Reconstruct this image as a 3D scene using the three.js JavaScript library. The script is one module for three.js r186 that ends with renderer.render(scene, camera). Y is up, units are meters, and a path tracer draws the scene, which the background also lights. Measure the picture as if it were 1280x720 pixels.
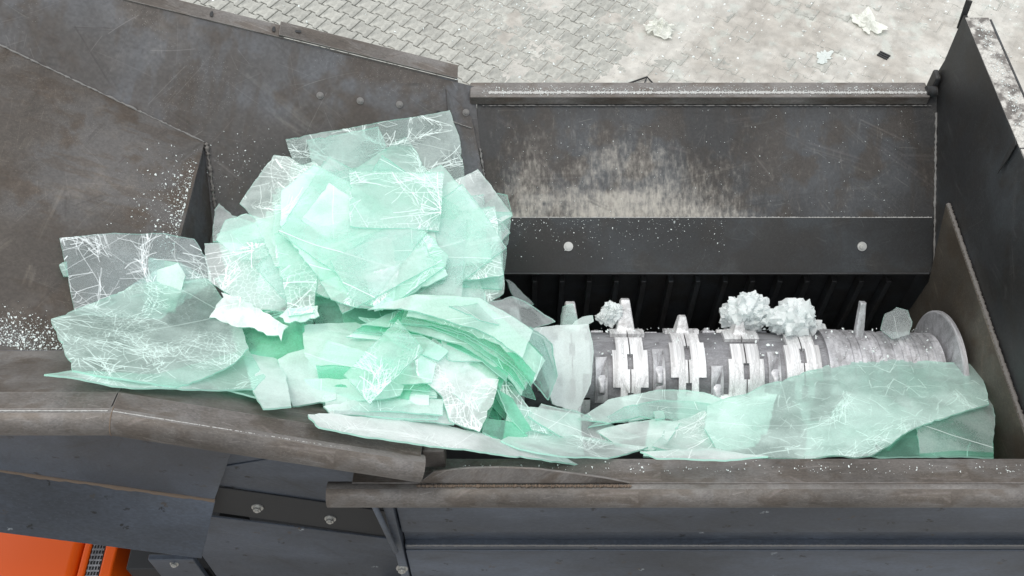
import * as THREE from 'three';
import { mergeGeometries, mergeVertices, toCreasedNormals } from 'three/addons/utils/BufferGeometryUtils.js';
import { RoundedBoxGeometry } from 'three/addons/geometries/RoundedBoxGeometry.js';

// ---------------------------------------------------------------- camera, sky, sun, exposure
const scene = new THREE.Scene();
const camera = new THREE.PerspectiveCamera(32.62, 1280 / 720, 0.1, 400);
camera.position.set(0, 6.4, 0);
camera.rotation.set(-54 * Math.PI / 180, 0, 0);
const renderer = new THREE.WebGLRenderer({ antialias: true });
renderer.toneMapping = THREE.LinearToneMapping;
renderer.toneMappingExposure = 1.36;
renderer.shadowMap.enabled = true;
{ // overcast sky: brightest overhead, a little cool
  const W = 64, H = 32, d = new Float32Array(W * H * 4);
  for (let j = 0; j < H; j++) for (let i = 0; i < W; i++) {
    const el = ((j + 0.5) / H - 0.5) * Math.PI, s = Math.max(0, Math.sin(el));
    const L = 0.95 * (1 + 2 * s) / 3 * 1.25, o = (j * W + i) * 4;
    d[o] = L * 0.97; d[o + 1] = L * 1.0; d[o + 2] = L * 1.03; d[o + 3] = 1;
  }
  const sky = new THREE.DataTexture(d, W, H, THREE.RGBAFormat, THREE.FloatType);
  sky.mapping = THREE.EquirectangularReflectionMapping; sky.magFilter = THREE.LinearFilter; sky.needsUpdate = true;
  scene.background = sky; scene.environment = sky;
}
const sun = new THREE.DirectionalLight(0xfff6ea, 0.9);
sun.position.set(-3, 12, -2.5); sun.target.position.set(0, 2, -2.5); sun.castShadow = true; sun.shadow.radius = 40;
Object.assign(sun.shadow.camera, { left: -6, right: 6, top: 6, bottom: -6, near: 1, far: 30 });
scene.add(sun, sun.target);

// ---------------------------------------------------------------- helpers
function rngOf(seed) { let a = seed >>> 0; return () => { a = (a + 0x6D2B79F5) | 0; let t = Math.imul(a ^ (a >>> 15), 1 | a); t = (t + Math.imul(t ^ (t >>> 7), 61 | t)) ^ t; return ((t ^ (t >>> 14)) >>> 0) / 4294967296; }; }
const V = (x, y, z) => new THREE.Vector3(x, y, z);
const lerp = (a, b, t) => a + (b - a) * t, clamp = (x, a = 0, b = 1) => Math.min(b, Math.max(a, x)), smooth = (a, b, x) => { const t = clamp((x - a) / (b - a)); return t * t * (3 - 2 * t); };
function hash(ix, iy, s) { let h = Math.imul(ix, 374761393) ^ Math.imul(iy, 668265263) ^ Math.imul(s, 974634221); h = Math.imul(h ^ (h >>> 13), 1274126177); return ((h ^ (h >>> 16)) >>> 0) / 4294967296; }
function noise(x, y, p, s) { // value noise, tiles every p cells
  const xi = Math.floor(x), yi = Math.floor(y), fx = x - xi, fy = y - yi, u = fx * fx * (3 - 2 * fx), v = fy * fy * (3 - 2 * fy);
  const m = (k) => ((k % p) + p) % p, x0 = m(xi), x1 = m(xi + 1), y0 = m(yi), y1 = m(yi + 1);
  return lerp(lerp(hash(x0, y0, s), hash(x1, y0, s), u), lerp(hash(x0, y1, s), hash(x1, y1, s), u), v);
}
function fbm(u, v, f, oct, s, gain = 0.5) { let a = 1, t = 0, n = 0; for (let k = 0; k < oct; k++) { t += a * noise(u * f, v * f, f, s + k * 17); n += a; a *= gain; f *= 2; } return t / n; }
function texture(w, h, fn, srgb = true, wrap = THREE.RepeatWrapping) {
  const d = new Uint8Array(w * h * 4);
  for (let j = 0; j < h; j++) for (let i = 0; i < w; i++) { const c = fn((i + 0.5) / w, (j + 0.5) / h), o = (j * w + i) * 4; d[o] = clamp(c[0], 0, 255); d[o + 1] = clamp(c[1], 0, 255); d[o + 2] = clamp(c[2], 0, 255); d[o + 3] = 255; }
  const t = new THREE.DataTexture(d, w, h); t.colorSpace = srgb ? THREE.SRGBColorSpace : THREE.NoColorSpace; t.wrapS = t.wrapT = wrap; t.magFilter = THREE.LinearFilter; t.needsUpdate = true; return t;
}
const mix3 = (a, b, t) => [lerp(a[0], b[0], t), lerp(a[1], b[1], t), lerp(a[2], b[2], t)];
const rep = (t, x, y = x) => { const c = t.clone(); c.repeat.set(1 / x, 1 / y); c.needsUpdate = true; return c; };

const used = new Map();
function numbered(name) { const k = used.get(name) ?? 0; used.set(name, k + 1); return k ? `${name}_${String(k).padStart(3, '0')}` : name; }
function thing(name, label, category, group) { const o = new THREE.Group(); o.name = numbered(name); o.userData = { label, category }; if (group) o.userData.group = group; scene.add(o); return o; }
function tag(o, label, category, group) { o.userData.label = label; o.userData.category = category; if (group) o.userData.group = group; return o; }
function part(name, geo, mat, parent, label) { const m = new THREE.Mesh(geo, mat); m.name = parent === scene ? numbered(name) : name; if (label) m.userData.label = label; parent.add(m); return m; }
// a flat plate: coplanar outline, thickness behind the face that looks along "towards"
function plateGeo(pts, th, towards = V(0, 1, 0), bevel = 0.0025) {
  const n = V(0, 0, 0);
  for (let i = 0; i < pts.length; i++) { const a = pts[i], b = pts[(i + 1) % pts.length]; n.x += (a.y - b.y) * (a.z + b.z); n.y += (a.z - b.z) * (a.x + b.x); n.z += (a.x - b.x) * (a.y + b.y); }
  n.normalize(); if (n.dot(towards) < 0) n.negate();
  const e1 = pts[1].clone().sub(pts[0]).normalize(), e2 = n.clone().cross(e1).normalize();
  const sh = new THREE.Shape(pts.map((p) => { const q = p.clone().sub(pts[0]); return new THREE.Vector2(q.dot(e1), q.dot(e2)); }));
  const g = new THREE.ExtrudeGeometry(sh, { depth: Math.max(0.0005, th - 2 * bevel), bevelEnabled: true, bevelThickness: bevel, bevelSize: bevel, bevelOffset: -bevel, bevelSegments: 2, steps: 1 });
  g.translate(0, 0, -(th - bevel));
  g.applyMatrix4(new THREE.Matrix4().makeBasis(e1, e2, n).setPosition(pts[0]));
  return g;
}
const plate = (name, pts, th, mat, parent, towards, bevel) => part(name, plateGeo(pts, th, towards, bevel), mat, parent);
function box(x0, x1, y0, y1, z0, z1, r = 0.004) {
  const g = new RoundedBoxGeometry(x1 - x0, y1 - y0, z1 - z0, 2, Math.min(r, (x1 - x0) / 2.1, (y1 - y0) / 2.1, (z1 - z0) / 2.1)); g.translate((x0 + x1) / 2, (y0 + y1) / 2, (z0 + z1) / 2);
  const p = g.attributes.position, nn = g.attributes.normal, uv = g.attributes.uv; // uv in metres
  for (let i = 0; i < p.count; i++) { const ax = Math.abs(nn.getX(i)), ay = Math.abs(nn.getY(i)), az = Math.abs(nn.getZ(i)); if (ay >= ax && ay >= az) uv.setXY(i, p.getX(i), p.getZ(i)); else if (az >= ax) uv.setXY(i, p.getX(i), p.getY(i)); else uv.setXY(i, p.getZ(i), p.getY(i)); }
  return g;
}
function tubeGeo(pts, r, seg = 1, rad = 20, caps = true) { // straight runs, mitred at the bends; uv in metres
  const ps = []; for (let i = 0; i < pts.length - 1; i++) for (let k = 0; k < seg; k++) ps.push(pts[i].clone().lerp(pts[i + 1], k / seg)); ps.push(pts[pts.length - 1].clone());
  const pos = [], uv = [], idx = []; let len = 0;
  ps.forEach((p, i) => {
    const a = ps[Math.max(0, i - 1)], b = ps[Math.min(ps.length - 1, i + 1)], t = b.clone().sub(a).normalize(), sx = V(0, 0, 1).cross(t).normalize(), sy = t.clone().cross(sx).normalize();
    if (i) len += p.distanceTo(ps[i - 1]);
    for (let k = 0; k <= rad; k++) { const th = k / rad * Math.PI * 2, q = p.clone().addScaledVector(sx, Math.cos(th) * r).addScaledVector(sy, Math.sin(th) * r); pos.push(q.x, q.y, q.z); uv.push(len, th * r); }
  });
  const w = rad + 1;
  for (let i = 0; i < ps.length - 1; i++) for (let k = 0; k < rad; k++) { const a = i * w + k; idx.push(a, a + 1, a + w, a + 1, a + w + 1, a + w); }
  const g = new THREE.BufferGeometry(); g.setAttribute('position', new THREE.Float32BufferAttribute(pos, 3)); g.setAttribute('uv', new THREE.Float32BufferAttribute(uv, 2)); g.setIndex(idx); g.computeVertexNormals();
  if (!caps) return g;
  const mk = (p, t) => { const c = new THREE.CircleGeometry(r, rad); c.applyQuaternion(new THREE.Quaternion().setFromUnitVectors(V(0, 0, 1), t)); c.translate(p.x, p.y, p.z); return c; };
  return mergeGeometries([g, mk(ps[0], ps[0].clone().sub(ps[1]).normalize()), mk(ps[ps.length - 1], ps[ps.length - 1].clone().sub(ps[ps.length - 2]).normalize())]);
}
function bead(a, b, r, seed, n = 60, lump = 0.5) { // a weld bead: lumpy, hugging the line from a to b
  const R = rngOf(seed), pos = [], idx = [], rad = 7, t = b.clone().sub(a).normalize(), sx = Math.abs(t.y) > 0.9 ? V(1, 0, 0) : V(0, 1, 0).cross(t).normalize(), sy = t.clone().cross(sx).normalize();
  for (let i = 0; i <= n; i++) { const p = a.clone().lerp(b, i / n), rr = r * (1 + lump * (R() - 0.5) * 2), ox = r * lump * (R() - 0.5), oy = r * lump * (R() - 0.5); for (let k = 0; k < rad; k++) { const th = k / rad * 6.2832; const q = p.clone().addScaledVector(sx, Math.cos(th) * rr + ox).addScaledVector(sy, Math.sin(th) * rr + oy); pos.push(q.x, q.y, q.z); } }
  for (let i = 0; i < n; i++) for (let k = 0; k < rad; k++) { const a0 = i * rad + k, a1 = i * rad + (k + 1) % rad; idx.push(a0, a1, a0 + rad, a1, a1 + rad, a0 + rad); }
  const g = new THREE.BufferGeometry(); g.setAttribute('position', new THREE.Float32BufferAttribute(pos, 3)); g.setIndex(idx); g.computeVertexNormals(); return g;
}
function boltGeo(r) { const h = new THREE.CylinderGeometry(r, r, r * 0.9, 6); h.translate(0, r * 0.55, 0); const w = new THREE.CylinderGeometry(r * 1.45, r * 1.5, r * 0.25, 16); w.translate(0, r * 0.1, 0); const s = new THREE.CylinderGeometry(r * 0.5, r * 0.5, r * 0.5, 10); s.translate(0, r * 1.1, 0); return mergeGeometries([h, w, s]); }
const BOLT = boltGeo(0.011);
function bolt(p, n, mat, parent, s = 1) { const m = part('bolt', BOLT, mat, parent); m.position.copy(p); m.quaternion.setFromUnitVectors(V(0, 1, 0), n.clone().normalize()); m.scale.setScalar(s); return m; }

// ---------------------------------------------------------------- textures
function steelPixels(seed, base, blue, rust, pale, o = {}) {
  return (u, v) => {
    const big = fbm(u, v, 3, 4, seed, 0.55), mid = fbm(u, v, 7, 6, seed + 40, 0.58), fine = fbm(u, v, 160, 2, seed + 80), run = fbm(u, v * 0.25, 20, 4, seed + 120, 0.6);
    let c = mix3(base, blue, smooth(0.42, 0.62, big) * (o.blue ?? 0.8));
    c = mix3(c, rust, smooth(0.50, 0.68, mid) * (o.rust ?? 0.8));
    c = mix3(c, rust, smooth(0.56, 0.7, run) * (o.streak ?? 0.2));
    c = mix3(c, pale, smooth(0.58, 0.8, fbm(u, v, 5, 7, seed + 200, 0.68)) * (o.pale ?? 0.35));
    const k = 1 + (fine - 0.5) * 0.22 + (big - 0.5) * 0.5; c = [c[0] * k, c[1] * k, c[2] * k];
    if (hash(Math.floor(u * 1024), Math.floor(v * 1024), seed + 7) > 1 - (o.speck ?? 0.004) * 4 * smooth(0.45, 0.65, fbm(u, v, 6, 3, seed + 240))) c = mix3(c, [205, 205, 200], 0.25 + 0.5 * hash(Math.floor(u * 1024), Math.floor(v * 1024), seed + 8));
    return c;
  };
}
function scratchy(w, h, pixel, seed, n, color, lenPx, o = {}) { // pixels, then hairline scratches and scuffs drawn over them
  const cv = document.createElement('canvas'); cv.width = w; cv.height = h; const ctx = cv.getContext('2d'), im = ctx.createImageData(w, h), d = im.data;
  for (let j = 0; j < h; j++) for (let i = 0; i < w; i++) { const c = pixel((i + 0.5) / w, (j + 0.5) / h), k = (j * w + i) * 4; d[k] = clamp(c[0], 0, 255); d[k + 1] = clamp(c[1], 0, 255); d[k + 2] = clamp(c[2], 0, 255); d[k + 3] = 255; }
  ctx.putImageData(im, 0, 0);
  const R = rngOf(seed);
  for (let k = 0; k < n; k++) {
    const a = (o.angle ?? 0) + (R() - 0.5) * (o.spread ?? 3.1), L = lenPx * (0.2 + R() * R() * 1.2), x = R() * w, y = R() * h;
    ctx.strokeStyle = `rgba(${color[0]},${color[1]},${color[2]},${0.08 + R() * R() * (o.alpha ?? 0.4)})`; ctx.lineWidth = 0.6 + R() * R() * (o.width ?? 1.6);
    ctx.beginPath(); ctx.moveTo(x, y); ctx.quadraticCurveTo(x + Math.cos(a) * L / 2 + (R() - 0.5) * L * 0.12, y + Math.sin(a) * L / 2 + (R() - 0.5) * L * 0.12, x + Math.cos(a) * L, y + Math.sin(a) * L); ctx.stroke();
  }
  for (let k = 0; k < (o.smear ?? 50); k++) { const a = (o.angle ?? 0.3) + (R() - 0.5) * 1.2, L = w * (0.05 + 0.25 * R() * R()), x = R() * w, y = R() * h, dk = R() < 0.5; for (let q = 0; q < 7; q++) { ctx.strokeStyle = dk ? `rgba(30,28,26,${0.03 + R() * 0.06})` : `rgba(${color[0]},${color[1]},${color[2]},${0.02 + R() * 0.05})`; ctx.lineWidth = 1 + R() * 7; const ox = (R() - 0.5) * 26, oy = (R() - 0.5) * 26, l = L * (0.5 + R() * 0.5); ctx.beginPath(); ctx.moveTo(x + ox, y + oy); ctx.lineTo(x + ox + Math.cos(a) * l, y + oy + Math.sin(a) * l); ctx.stroke(); } }
  if (o.draw) o.draw(ctx, R);
  const t = new THREE.CanvasTexture(cv); t.colorSpace = THREE.SRGBColorSpace; t.wrapS = t.wrapT = THREE.RepeatWrapping; t.magFilter = THREE.LinearFilter; return t;
}
const chuteTex = scratchy(1024, 1024, steelPixels(3, [82, 79, 77], [88, 90, 94], [71, 63, 56], [122, 118, 114], { rust: 0.7, blue: 0.8, pale: 0.3, streak: 0.35 }), 21, 260, [190, 188, 184], 170, { alpha: 0.3 });
const wallTex = scratchy(1024, 1024, steelPixels(9, [66, 67, 69], [74, 78, 82], [62, 57, 53], [112, 112, 112], { rust: 0.5, pale: 0.3, speck: 0.003 }), 22, 200, [170, 172, 172], 120, { alpha: 0.32 });
const rimTex = scratchy(1024, 512, steelPixels(15, [108, 103, 99], [116, 113, 111], [88, 79, 71], [150, 146, 142], { rust: 0.6, pale: 0.5, streak: 0.25, speck: 0.003 }), 23, 300, [205, 200, 196], 150, { angle: 0, spread: 0.5, alpha: 0.3 });
const paintTex = scratchy(1024, 512, steelPixels(27, [96, 104, 116], [104, 112, 124], [88, 92, 98], [122, 126, 132], { rust: 0.35, pale: 0.16, streak: 0.1, speck: 0.0012 }), 24, 60, [150, 155, 160], 60, { alpha: 0.25, draw(ctx, R) {
  for (let k = 0; k < 60; k++) { const x = R() * 1024, y = R() * 512; ctx.fillStyle = R() < 0.6 ? `rgba(28,28,32,${0.3 + R() * 0.55})` : R() < 0.8 ? `rgba(96,80,66,${0.3 + R() * 0.4})` : `rgba(210,215,215,${0.5 + R() * 0.4})`; for (let q = 0; q < 5; q++) { ctx.beginPath(); ctx.ellipse(x + (R() - 0.5) * 14, y + (R() - 0.5) * 12, 0.8 + R() * 4.5, 0.8 + R() * 3, R() * 3, 0, 6.3); ctx.fill(); } }
} });
const dustTopTex = texture(512, 512, (u, v) => { // steel ledge with settled white glass dust in patches
  const a = smooth(0.34, 0.6, fbm(u, v, 9, 6, 61, 0.62)), g = 1 + (fbm(u, v, 128, 2, 62) - 0.5) * 0.3; return mix3([104, 100, 97], [186, 184, 179], a).map((x) => x * g);
});
// the back wall plate: worn pale where material has rubbed it, as an uneven streaky patch
const backTex = scratchy(2048, 512, (() => { const s = steelPixels(33, [62, 62, 63], [70, 72, 75], [62, 55, 49], [104, 102, 99], { rust: 0.6, pale: 0.35, speck: 0.003 }); return (u, w) => {
  const y = 1 - w, c = s((u * 2) % 1, w * 0.5); // y = 0 at the lower seam, 1 at the rim
  const blot = fbm(u, w, 6, 4, 31), env = Math.exp(-(((u - 0.31 - (blot - 0.5) * 0.25) / 0.20) ** 2)) * smooth(0.85, 0.1, y + (blot - 0.5) * 0.7) + 0.5 * Math.exp(-(((u - 0.095 - y * 0.03) / 0.05) ** 2)) * smooth(0.9, 0.2, y) + 0.3 * Math.exp(-(((u - 0.56) / 0.12) ** 2)) * smooth(0.3, 0.0, y);
  const grain = fbm(u * 4 % 1, w, 24, 5, 34, 0.7) * 0.5 + fbm(u * 3 % 1, w * 0.25, 64, 3, 35, 0.7) * 0.5;
  return mix3(c, [182, 177, 168], smooth(0.44, 1.2, env * 0.62 + grain * 0.85));
}; })(), 25, 260, [176, 172, 162], 90, { alpha: 0.35 });
const paverTex = texture(256, 256, (u, v) => { const k = 0.82 + 0.36 * fbm(u, v, 8, 5, 81, 0.65), s = hash(Math.floor(u * 256), Math.floor(v * 256), 82); const c = mix3([166, 168, 164], [186, 186, 180], fbm(u, v, 4, 3, 83)); return c.map((x) => x * k * (0.93 + 0.14 * s)); });
const groundDustTex = texture(1024, 1024, (u, v) => {
  const a = fbm(u, v, 6, 6, 91, 0.6), b = fbm(u, v, 40, 3, 92), s = hash(Math.floor(u * 1024), Math.floor(v * 1024), 93);
  let c = mix3([178, 174, 167], [196, 194, 188], smooth(0.3, 0.7, a)); c = mix3(c, [158, 152, 144], smooth(0.55, 0.8, fbm(u, v, 9, 6, 94, 0.7)) * 0.45); c = mix3(c, [200, 212, 206], smooth(0.6, 0.75, fbm(u, v, 22, 3, 95)) * 0.3);
  const k = 0.9 + 0.22 * b - (s > 0.985 ? 0.25 : 0) + (s < 0.02 ? 0.1 : 0); return c.map((x) => x * k);
});

const wornTex = scratchy(512, 512, steelPixels(47, [228, 228, 229], [236, 236, 237], [176, 174, 174], [245, 245, 245], { rust: 0.5, blue: 0.6, pale: 0.6, streak: 0.4, speck: 0 }), 48, 260, [110, 108, 108], 90, { angle: 1.5, spread: 0.8, alpha: 0.35, smear: 80 });

// cracks in laminated glass: where the glass is crazed it scatters light (low transmission), elsewhere light passes
const CS = 768, CM = 1.1; // texture pixels, metres
function crackTex(seed, clear, draw) {
  const cv = document.createElement('canvas'); cv.width = cv.height = CS; const ctx = cv.getContext('2d'), im = ctx.createImageData(CS, CS), d = im.data;
  for (let j = 0; j < CS; j++) for (let i = 0; i < CS; i++) { const u = i / CS, v = j / CS, g = clear(u, v) * 255, k = (j * CS + i) * 4; d[k] = d[k + 1] = d[k + 2] = clamp(g, 0, 255); d[k + 3] = 255; }
  ctx.putImageData(im, 0, 0); const R = rngOf(seed); ctx.lineCap = 'round'; ctx.lineJoin = 'round'; draw(ctx, R);
  const t = new THREE.CanvasTexture(cv); t.colorSpace = THREE.NoColorSpace; t.wrapS = t.wrapT = THREE.MirroredRepeatWrapping; t.magFilter = THREE.LinearFilter; t.repeat.set(1 / CM, 1 / CM); return t;
}
function jag(ctx, R, x, y, a, L, w, al, step = 22, wob = 0.35) { // one crack: nearly straight, with small kinks; returns its points
  const pts = [[x, y]]; ctx.beginPath(); ctx.moveTo(x, y);
  for (let l = 0; l < L; l += step) { const s = step * (0.5 + R()); a += (R() - 0.5) * wob; x += Math.cos(a) * s; y += Math.sin(a) * s; pts.push([x, y, a]); ctx.lineTo(x, y); }
  ctx.lineWidth = w * 1.35; ctx.strokeStyle = `rgba(0,0,0,${al})`; ctx.stroke(); return pts;
}
function impact(ctx, R, x, y, rays, L, w) { // blow: unevenly spread thin radial cracks that start off centre, fork and run on; crushed chords near the middle
  const arms = []; let a = R() * 6.28;
  for (let k = 0; k < rays; k++) {
    a += (0.25 + R() * R() * 3.2) * 6.283 / rays * 0.75; const r0 = (4 + R() * 26), len = L * (0.12 + R() * R() * 1.1), p = jag(ctx, R, x + Math.cos(a) * r0, y + Math.sin(a) * r0, a + (R() - 0.5) * 0.5, len, w * (0.45 + R() * R() * 1.5), 0.25 + R() * 0.6, 15, 0.2); arms.push(p);
    for (let q = 0; q < 2; q++) if (R() < 0.6 && p.length > 4) { const m = p[2 + Math.floor(R() * (p.length - 3))]; jag(ctx, R, m[0], m[1], a + (R() < 0.5 ? -1 : 1) * (0.2 + R() * 0.8), len * 0.6 * R(), w * 0.6, 0.25 + R() * 0.4, 14, 0.25); }
  }
  for (let ring = 0; ring < 7; ring++) for (let k = 0; k < arms.length; k++) { const p = arms[k][ring], q = arms[(k + 1) % arms.length][ring + Math.floor(R() * 2)]; if (p && q && R() < 0.45 && Math.hypot(p[0] - q[0], p[1] - q[1]) < 90) { ctx.beginPath(); ctx.moveTo(p[0], p[1]); ctx.lineTo((p[0] + q[0]) / 2 + (R() - 0.5) * 8, (p[1] + q[1]) / 2 + (R() - 0.5) * 8); ctx.lineTo(q[0], q[1]); ctx.lineWidth = w * 1.1; ctx.strokeStyle = `rgba(0,0,0,${0.2 + R() * 0.4})`; ctx.stroke(); } }
}
function band(ctx, R, x, y, a, L, wd, n, w) { // crushed crease: short cracks thick along a bent line
  const b = (R() - 0.5) * 2 / L;
  for (let k = 0; k < n; k++) { const t = (R() - 0.5) * L, o = (R() + R() + R() - 1.5) * wd * (0.6 + 0.8 * Math.abs(Math.sin(t * 0.03))) + b * t * t, aa = a + 2 * b * t; jag(ctx, R, x + Math.cos(a) * t - Math.sin(a) * o, y + Math.sin(a) * t + Math.cos(a) * o, aa + (R() - 0.5) * 1.2 + (R() < 0.25 ? 1.5 : 0), 12 + R() * R() * 110, w * (0.4 + R()), 0.2 + R() * 0.45, 9, 0.35); }
}
function craze(ctx, R, x, y, rad, n, L, w, dir = null) { for (let k = 0; k < n; k++) { const a = R() * 6.283, r = rad * Math.sqrt(R()); jag(ctx, R, x + Math.cos(a) * r, y + Math.sin(a) * r, dir === null ? R() * 6.283 : dir + (R() - 0.5) * 0.9 + (R() < 0.3 ? 1.4 : 0), L * (0.3 + R()), w * (0.4 + R() * 0.9), 0.25 + R() * 0.5, 12, 0.7); } }
function veins(u, v, f, seed) { // 1 on the borders of irregular cells: the web of cracks in laminated glass
  const wu = u + 0.035 * (fbm(u, v, 8, 2, seed + 3) - 0.5), wv = v + 0.035 * (fbm(u, v, 8, 2, seed + 4) - 0.5), x = wu * f, y = wv * f, xi = Math.floor(x), yi = Math.floor(y); let a = 9, b = 9;
  for (let j = -1; j < 2; j++) for (let i = -1; i < 2; i++) { const cx = ((xi + i) % f + f) % f, cy = ((yi + j) % f + f) % f, dx = xi + i + hash(cx, cy, seed) - x, dy = yi + j + hash(cx, cy, seed + 1) - y, d = Math.sqrt(dx * dx + dy * dy); if (d < a) { b = a; a = d; } else if (d < b) b = d; }
  return 1 - smooth(0.0, 1, (b - a) / f * 300);
}
const webbed = (seed, hi, lo, f, small, df = 5) => { const base = dusty(seed, hi, lo, df); return (u, v) => { const m = smooth(0.5, 0.64, fbm(u, v, 4, 3, seed + 62)); let t = base(u, v); if (m > 0.02) t -= small * m * veins(u, v, f, seed + 80); return t; }; };
const dusty = (seed, hi, lo, f = 5) => (u, v) => hi - (hi - lo) * smooth(0.36, 0.72, fbm(u, v, f, 6, seed, 0.58)) - 0.10 * (noise(u * 300, v * 300, 300, seed + 5) - 0.5);
const longs = (c, R, n, w = 1.6) => { for (let k = 0; k < n; k++) jag(c, R, R() * CS, R() * CS, R() * 6.28, 200 + R() * 500, 0.8 + R() * w, 0.3 + R() * 0.4, 30, 0.14); };
const smears = (c, R, n, dir) => { for (let k = 0; k < n; k++) jag(c, R, R() * CS, R() * CS, dir + (R() - 0.5) * 0.4, 220, 2 + R() * 8, 0.06, 40, 0.05); };
const hits = (c, R, n, rays, L, w = 1.3) => { for (let k = 0; k < n; k++) impact(c, R, R() * CS, R() * CS, Math.floor(rays * (0.6 + R() * 0.8)), L * (0.6 + R() * 0.8), w); };
const creases = (c, R, n, w = 1.3) => { for (let k = 0; k < n; k++) band(c, R, R() * CS, R() * CS, R() * 3.14, 120 + R() * 240, 10 + R() * 22, 90, w); };
const cracks = {
  clear: crackTex(1, dusty(201, 0.93, 0.78), (c, R) => { longs(c, R, 5); hits(c, R, 1, 16, 200); smears(c, R, 20, 0.5); }),
  clearweb: crackTex(2, webbed(202, 0.91, 0.74, 48, 0.25), (c, R) => { longs(c, R, 6); hits(c, R, 2, 18, 280, 1.6); creases(c, R, 8, 1.6); }),
  web: crackTex(3, webbed(203, 0.86, 0.62, 44, 0.25), (c, R) => { longs(c, R, 8); hits(c, R, 3, 18, 300, 1.6); creases(c, R, 9, 1.5); }),
  web2: crackTex(4, webbed(204, 0.86, 0.62, 44, 0.3), (c, R) => { longs(c, R, 8, 2); hits(c, R, 5, 15, 360, 2.2); creases(c, R, 11, 1.7); }),
  craze: crackTex(5, webbed(205, 0.82, 0.54, 60, 0.35, 7), (c, R) => { hits(c, R, 3, 18, 240, 1.4); creases(c, R, 16, 1.5); }),
  craze2: crackTex(6, dusty(206, 0.94, 0.82), (c, R) => { longs(c, R, 12, 1.2); hits(c, R, 5, 20, 330, 1.7); creases(c, R, 13, 1.6); }),
  craze3: crackTex(7, dusty(207, 0.60, 0.24, 10), (c, R) => { hits(c, R, 4, 16, 200, 1.6); creases(c, R, 26, 1.6); }),
  milky: crackTex(8, dusty(208, 0.75, 0.46, 4), (c, R) => { longs(c, R, 8); hits(c, R, 2, 14, 300, 1.3); smears(c, R, 60, 0.15); creases(c, R, 5, 1.4); }),
  milky2: crackTex(9, dusty(209, 0.64, 0.36, 4), (c, R) => { longs(c, R, 6); hits(c, R, 1, 12, 260, 1.1); creases(c, R, 2, 1.2); smears(c, R, 90, 0.3); }),
  frost: crackTex(10, dusty(210, 0.54, 0.28, 5), (c, R) => { longs(c, R, 8); smears(c, R, 50, 1.0); creases(c, R, 3, 1.2); }),
  frostcraze: crackTex(11, dusty(211, 0.70, 0.46, 5), (c, R) => { for (let k = 0; k < 500; k++) jag(c, R, R() * CS, R() * CS, (R() < 0.5 ? 2.6 : 0.7) + (R() - 0.5), 60 * R(), 0.8 + R() * 2, 0.12 + R() * 0.4, 10, 0.5); longs(c, R, 12, 2.2); creases(c, R, 8, 1.5); }),
  green: crackTex(12, dusty(212, 0.90, 0.68, 5), (c, R) => { longs(c, R, 7); hits(c, R, 2, 16, 220, 1.2); smears(c, R, 30, 0.2); }),
  crushbounce: crackTex(13, webbed(213, 0.34, 0.08, 60, 0.2, 9), (c, R) => { creases(c, R, 14, 1.8); }),  // near-opaque white for buried sheets added as reflectors that brighten the heap
};

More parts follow.
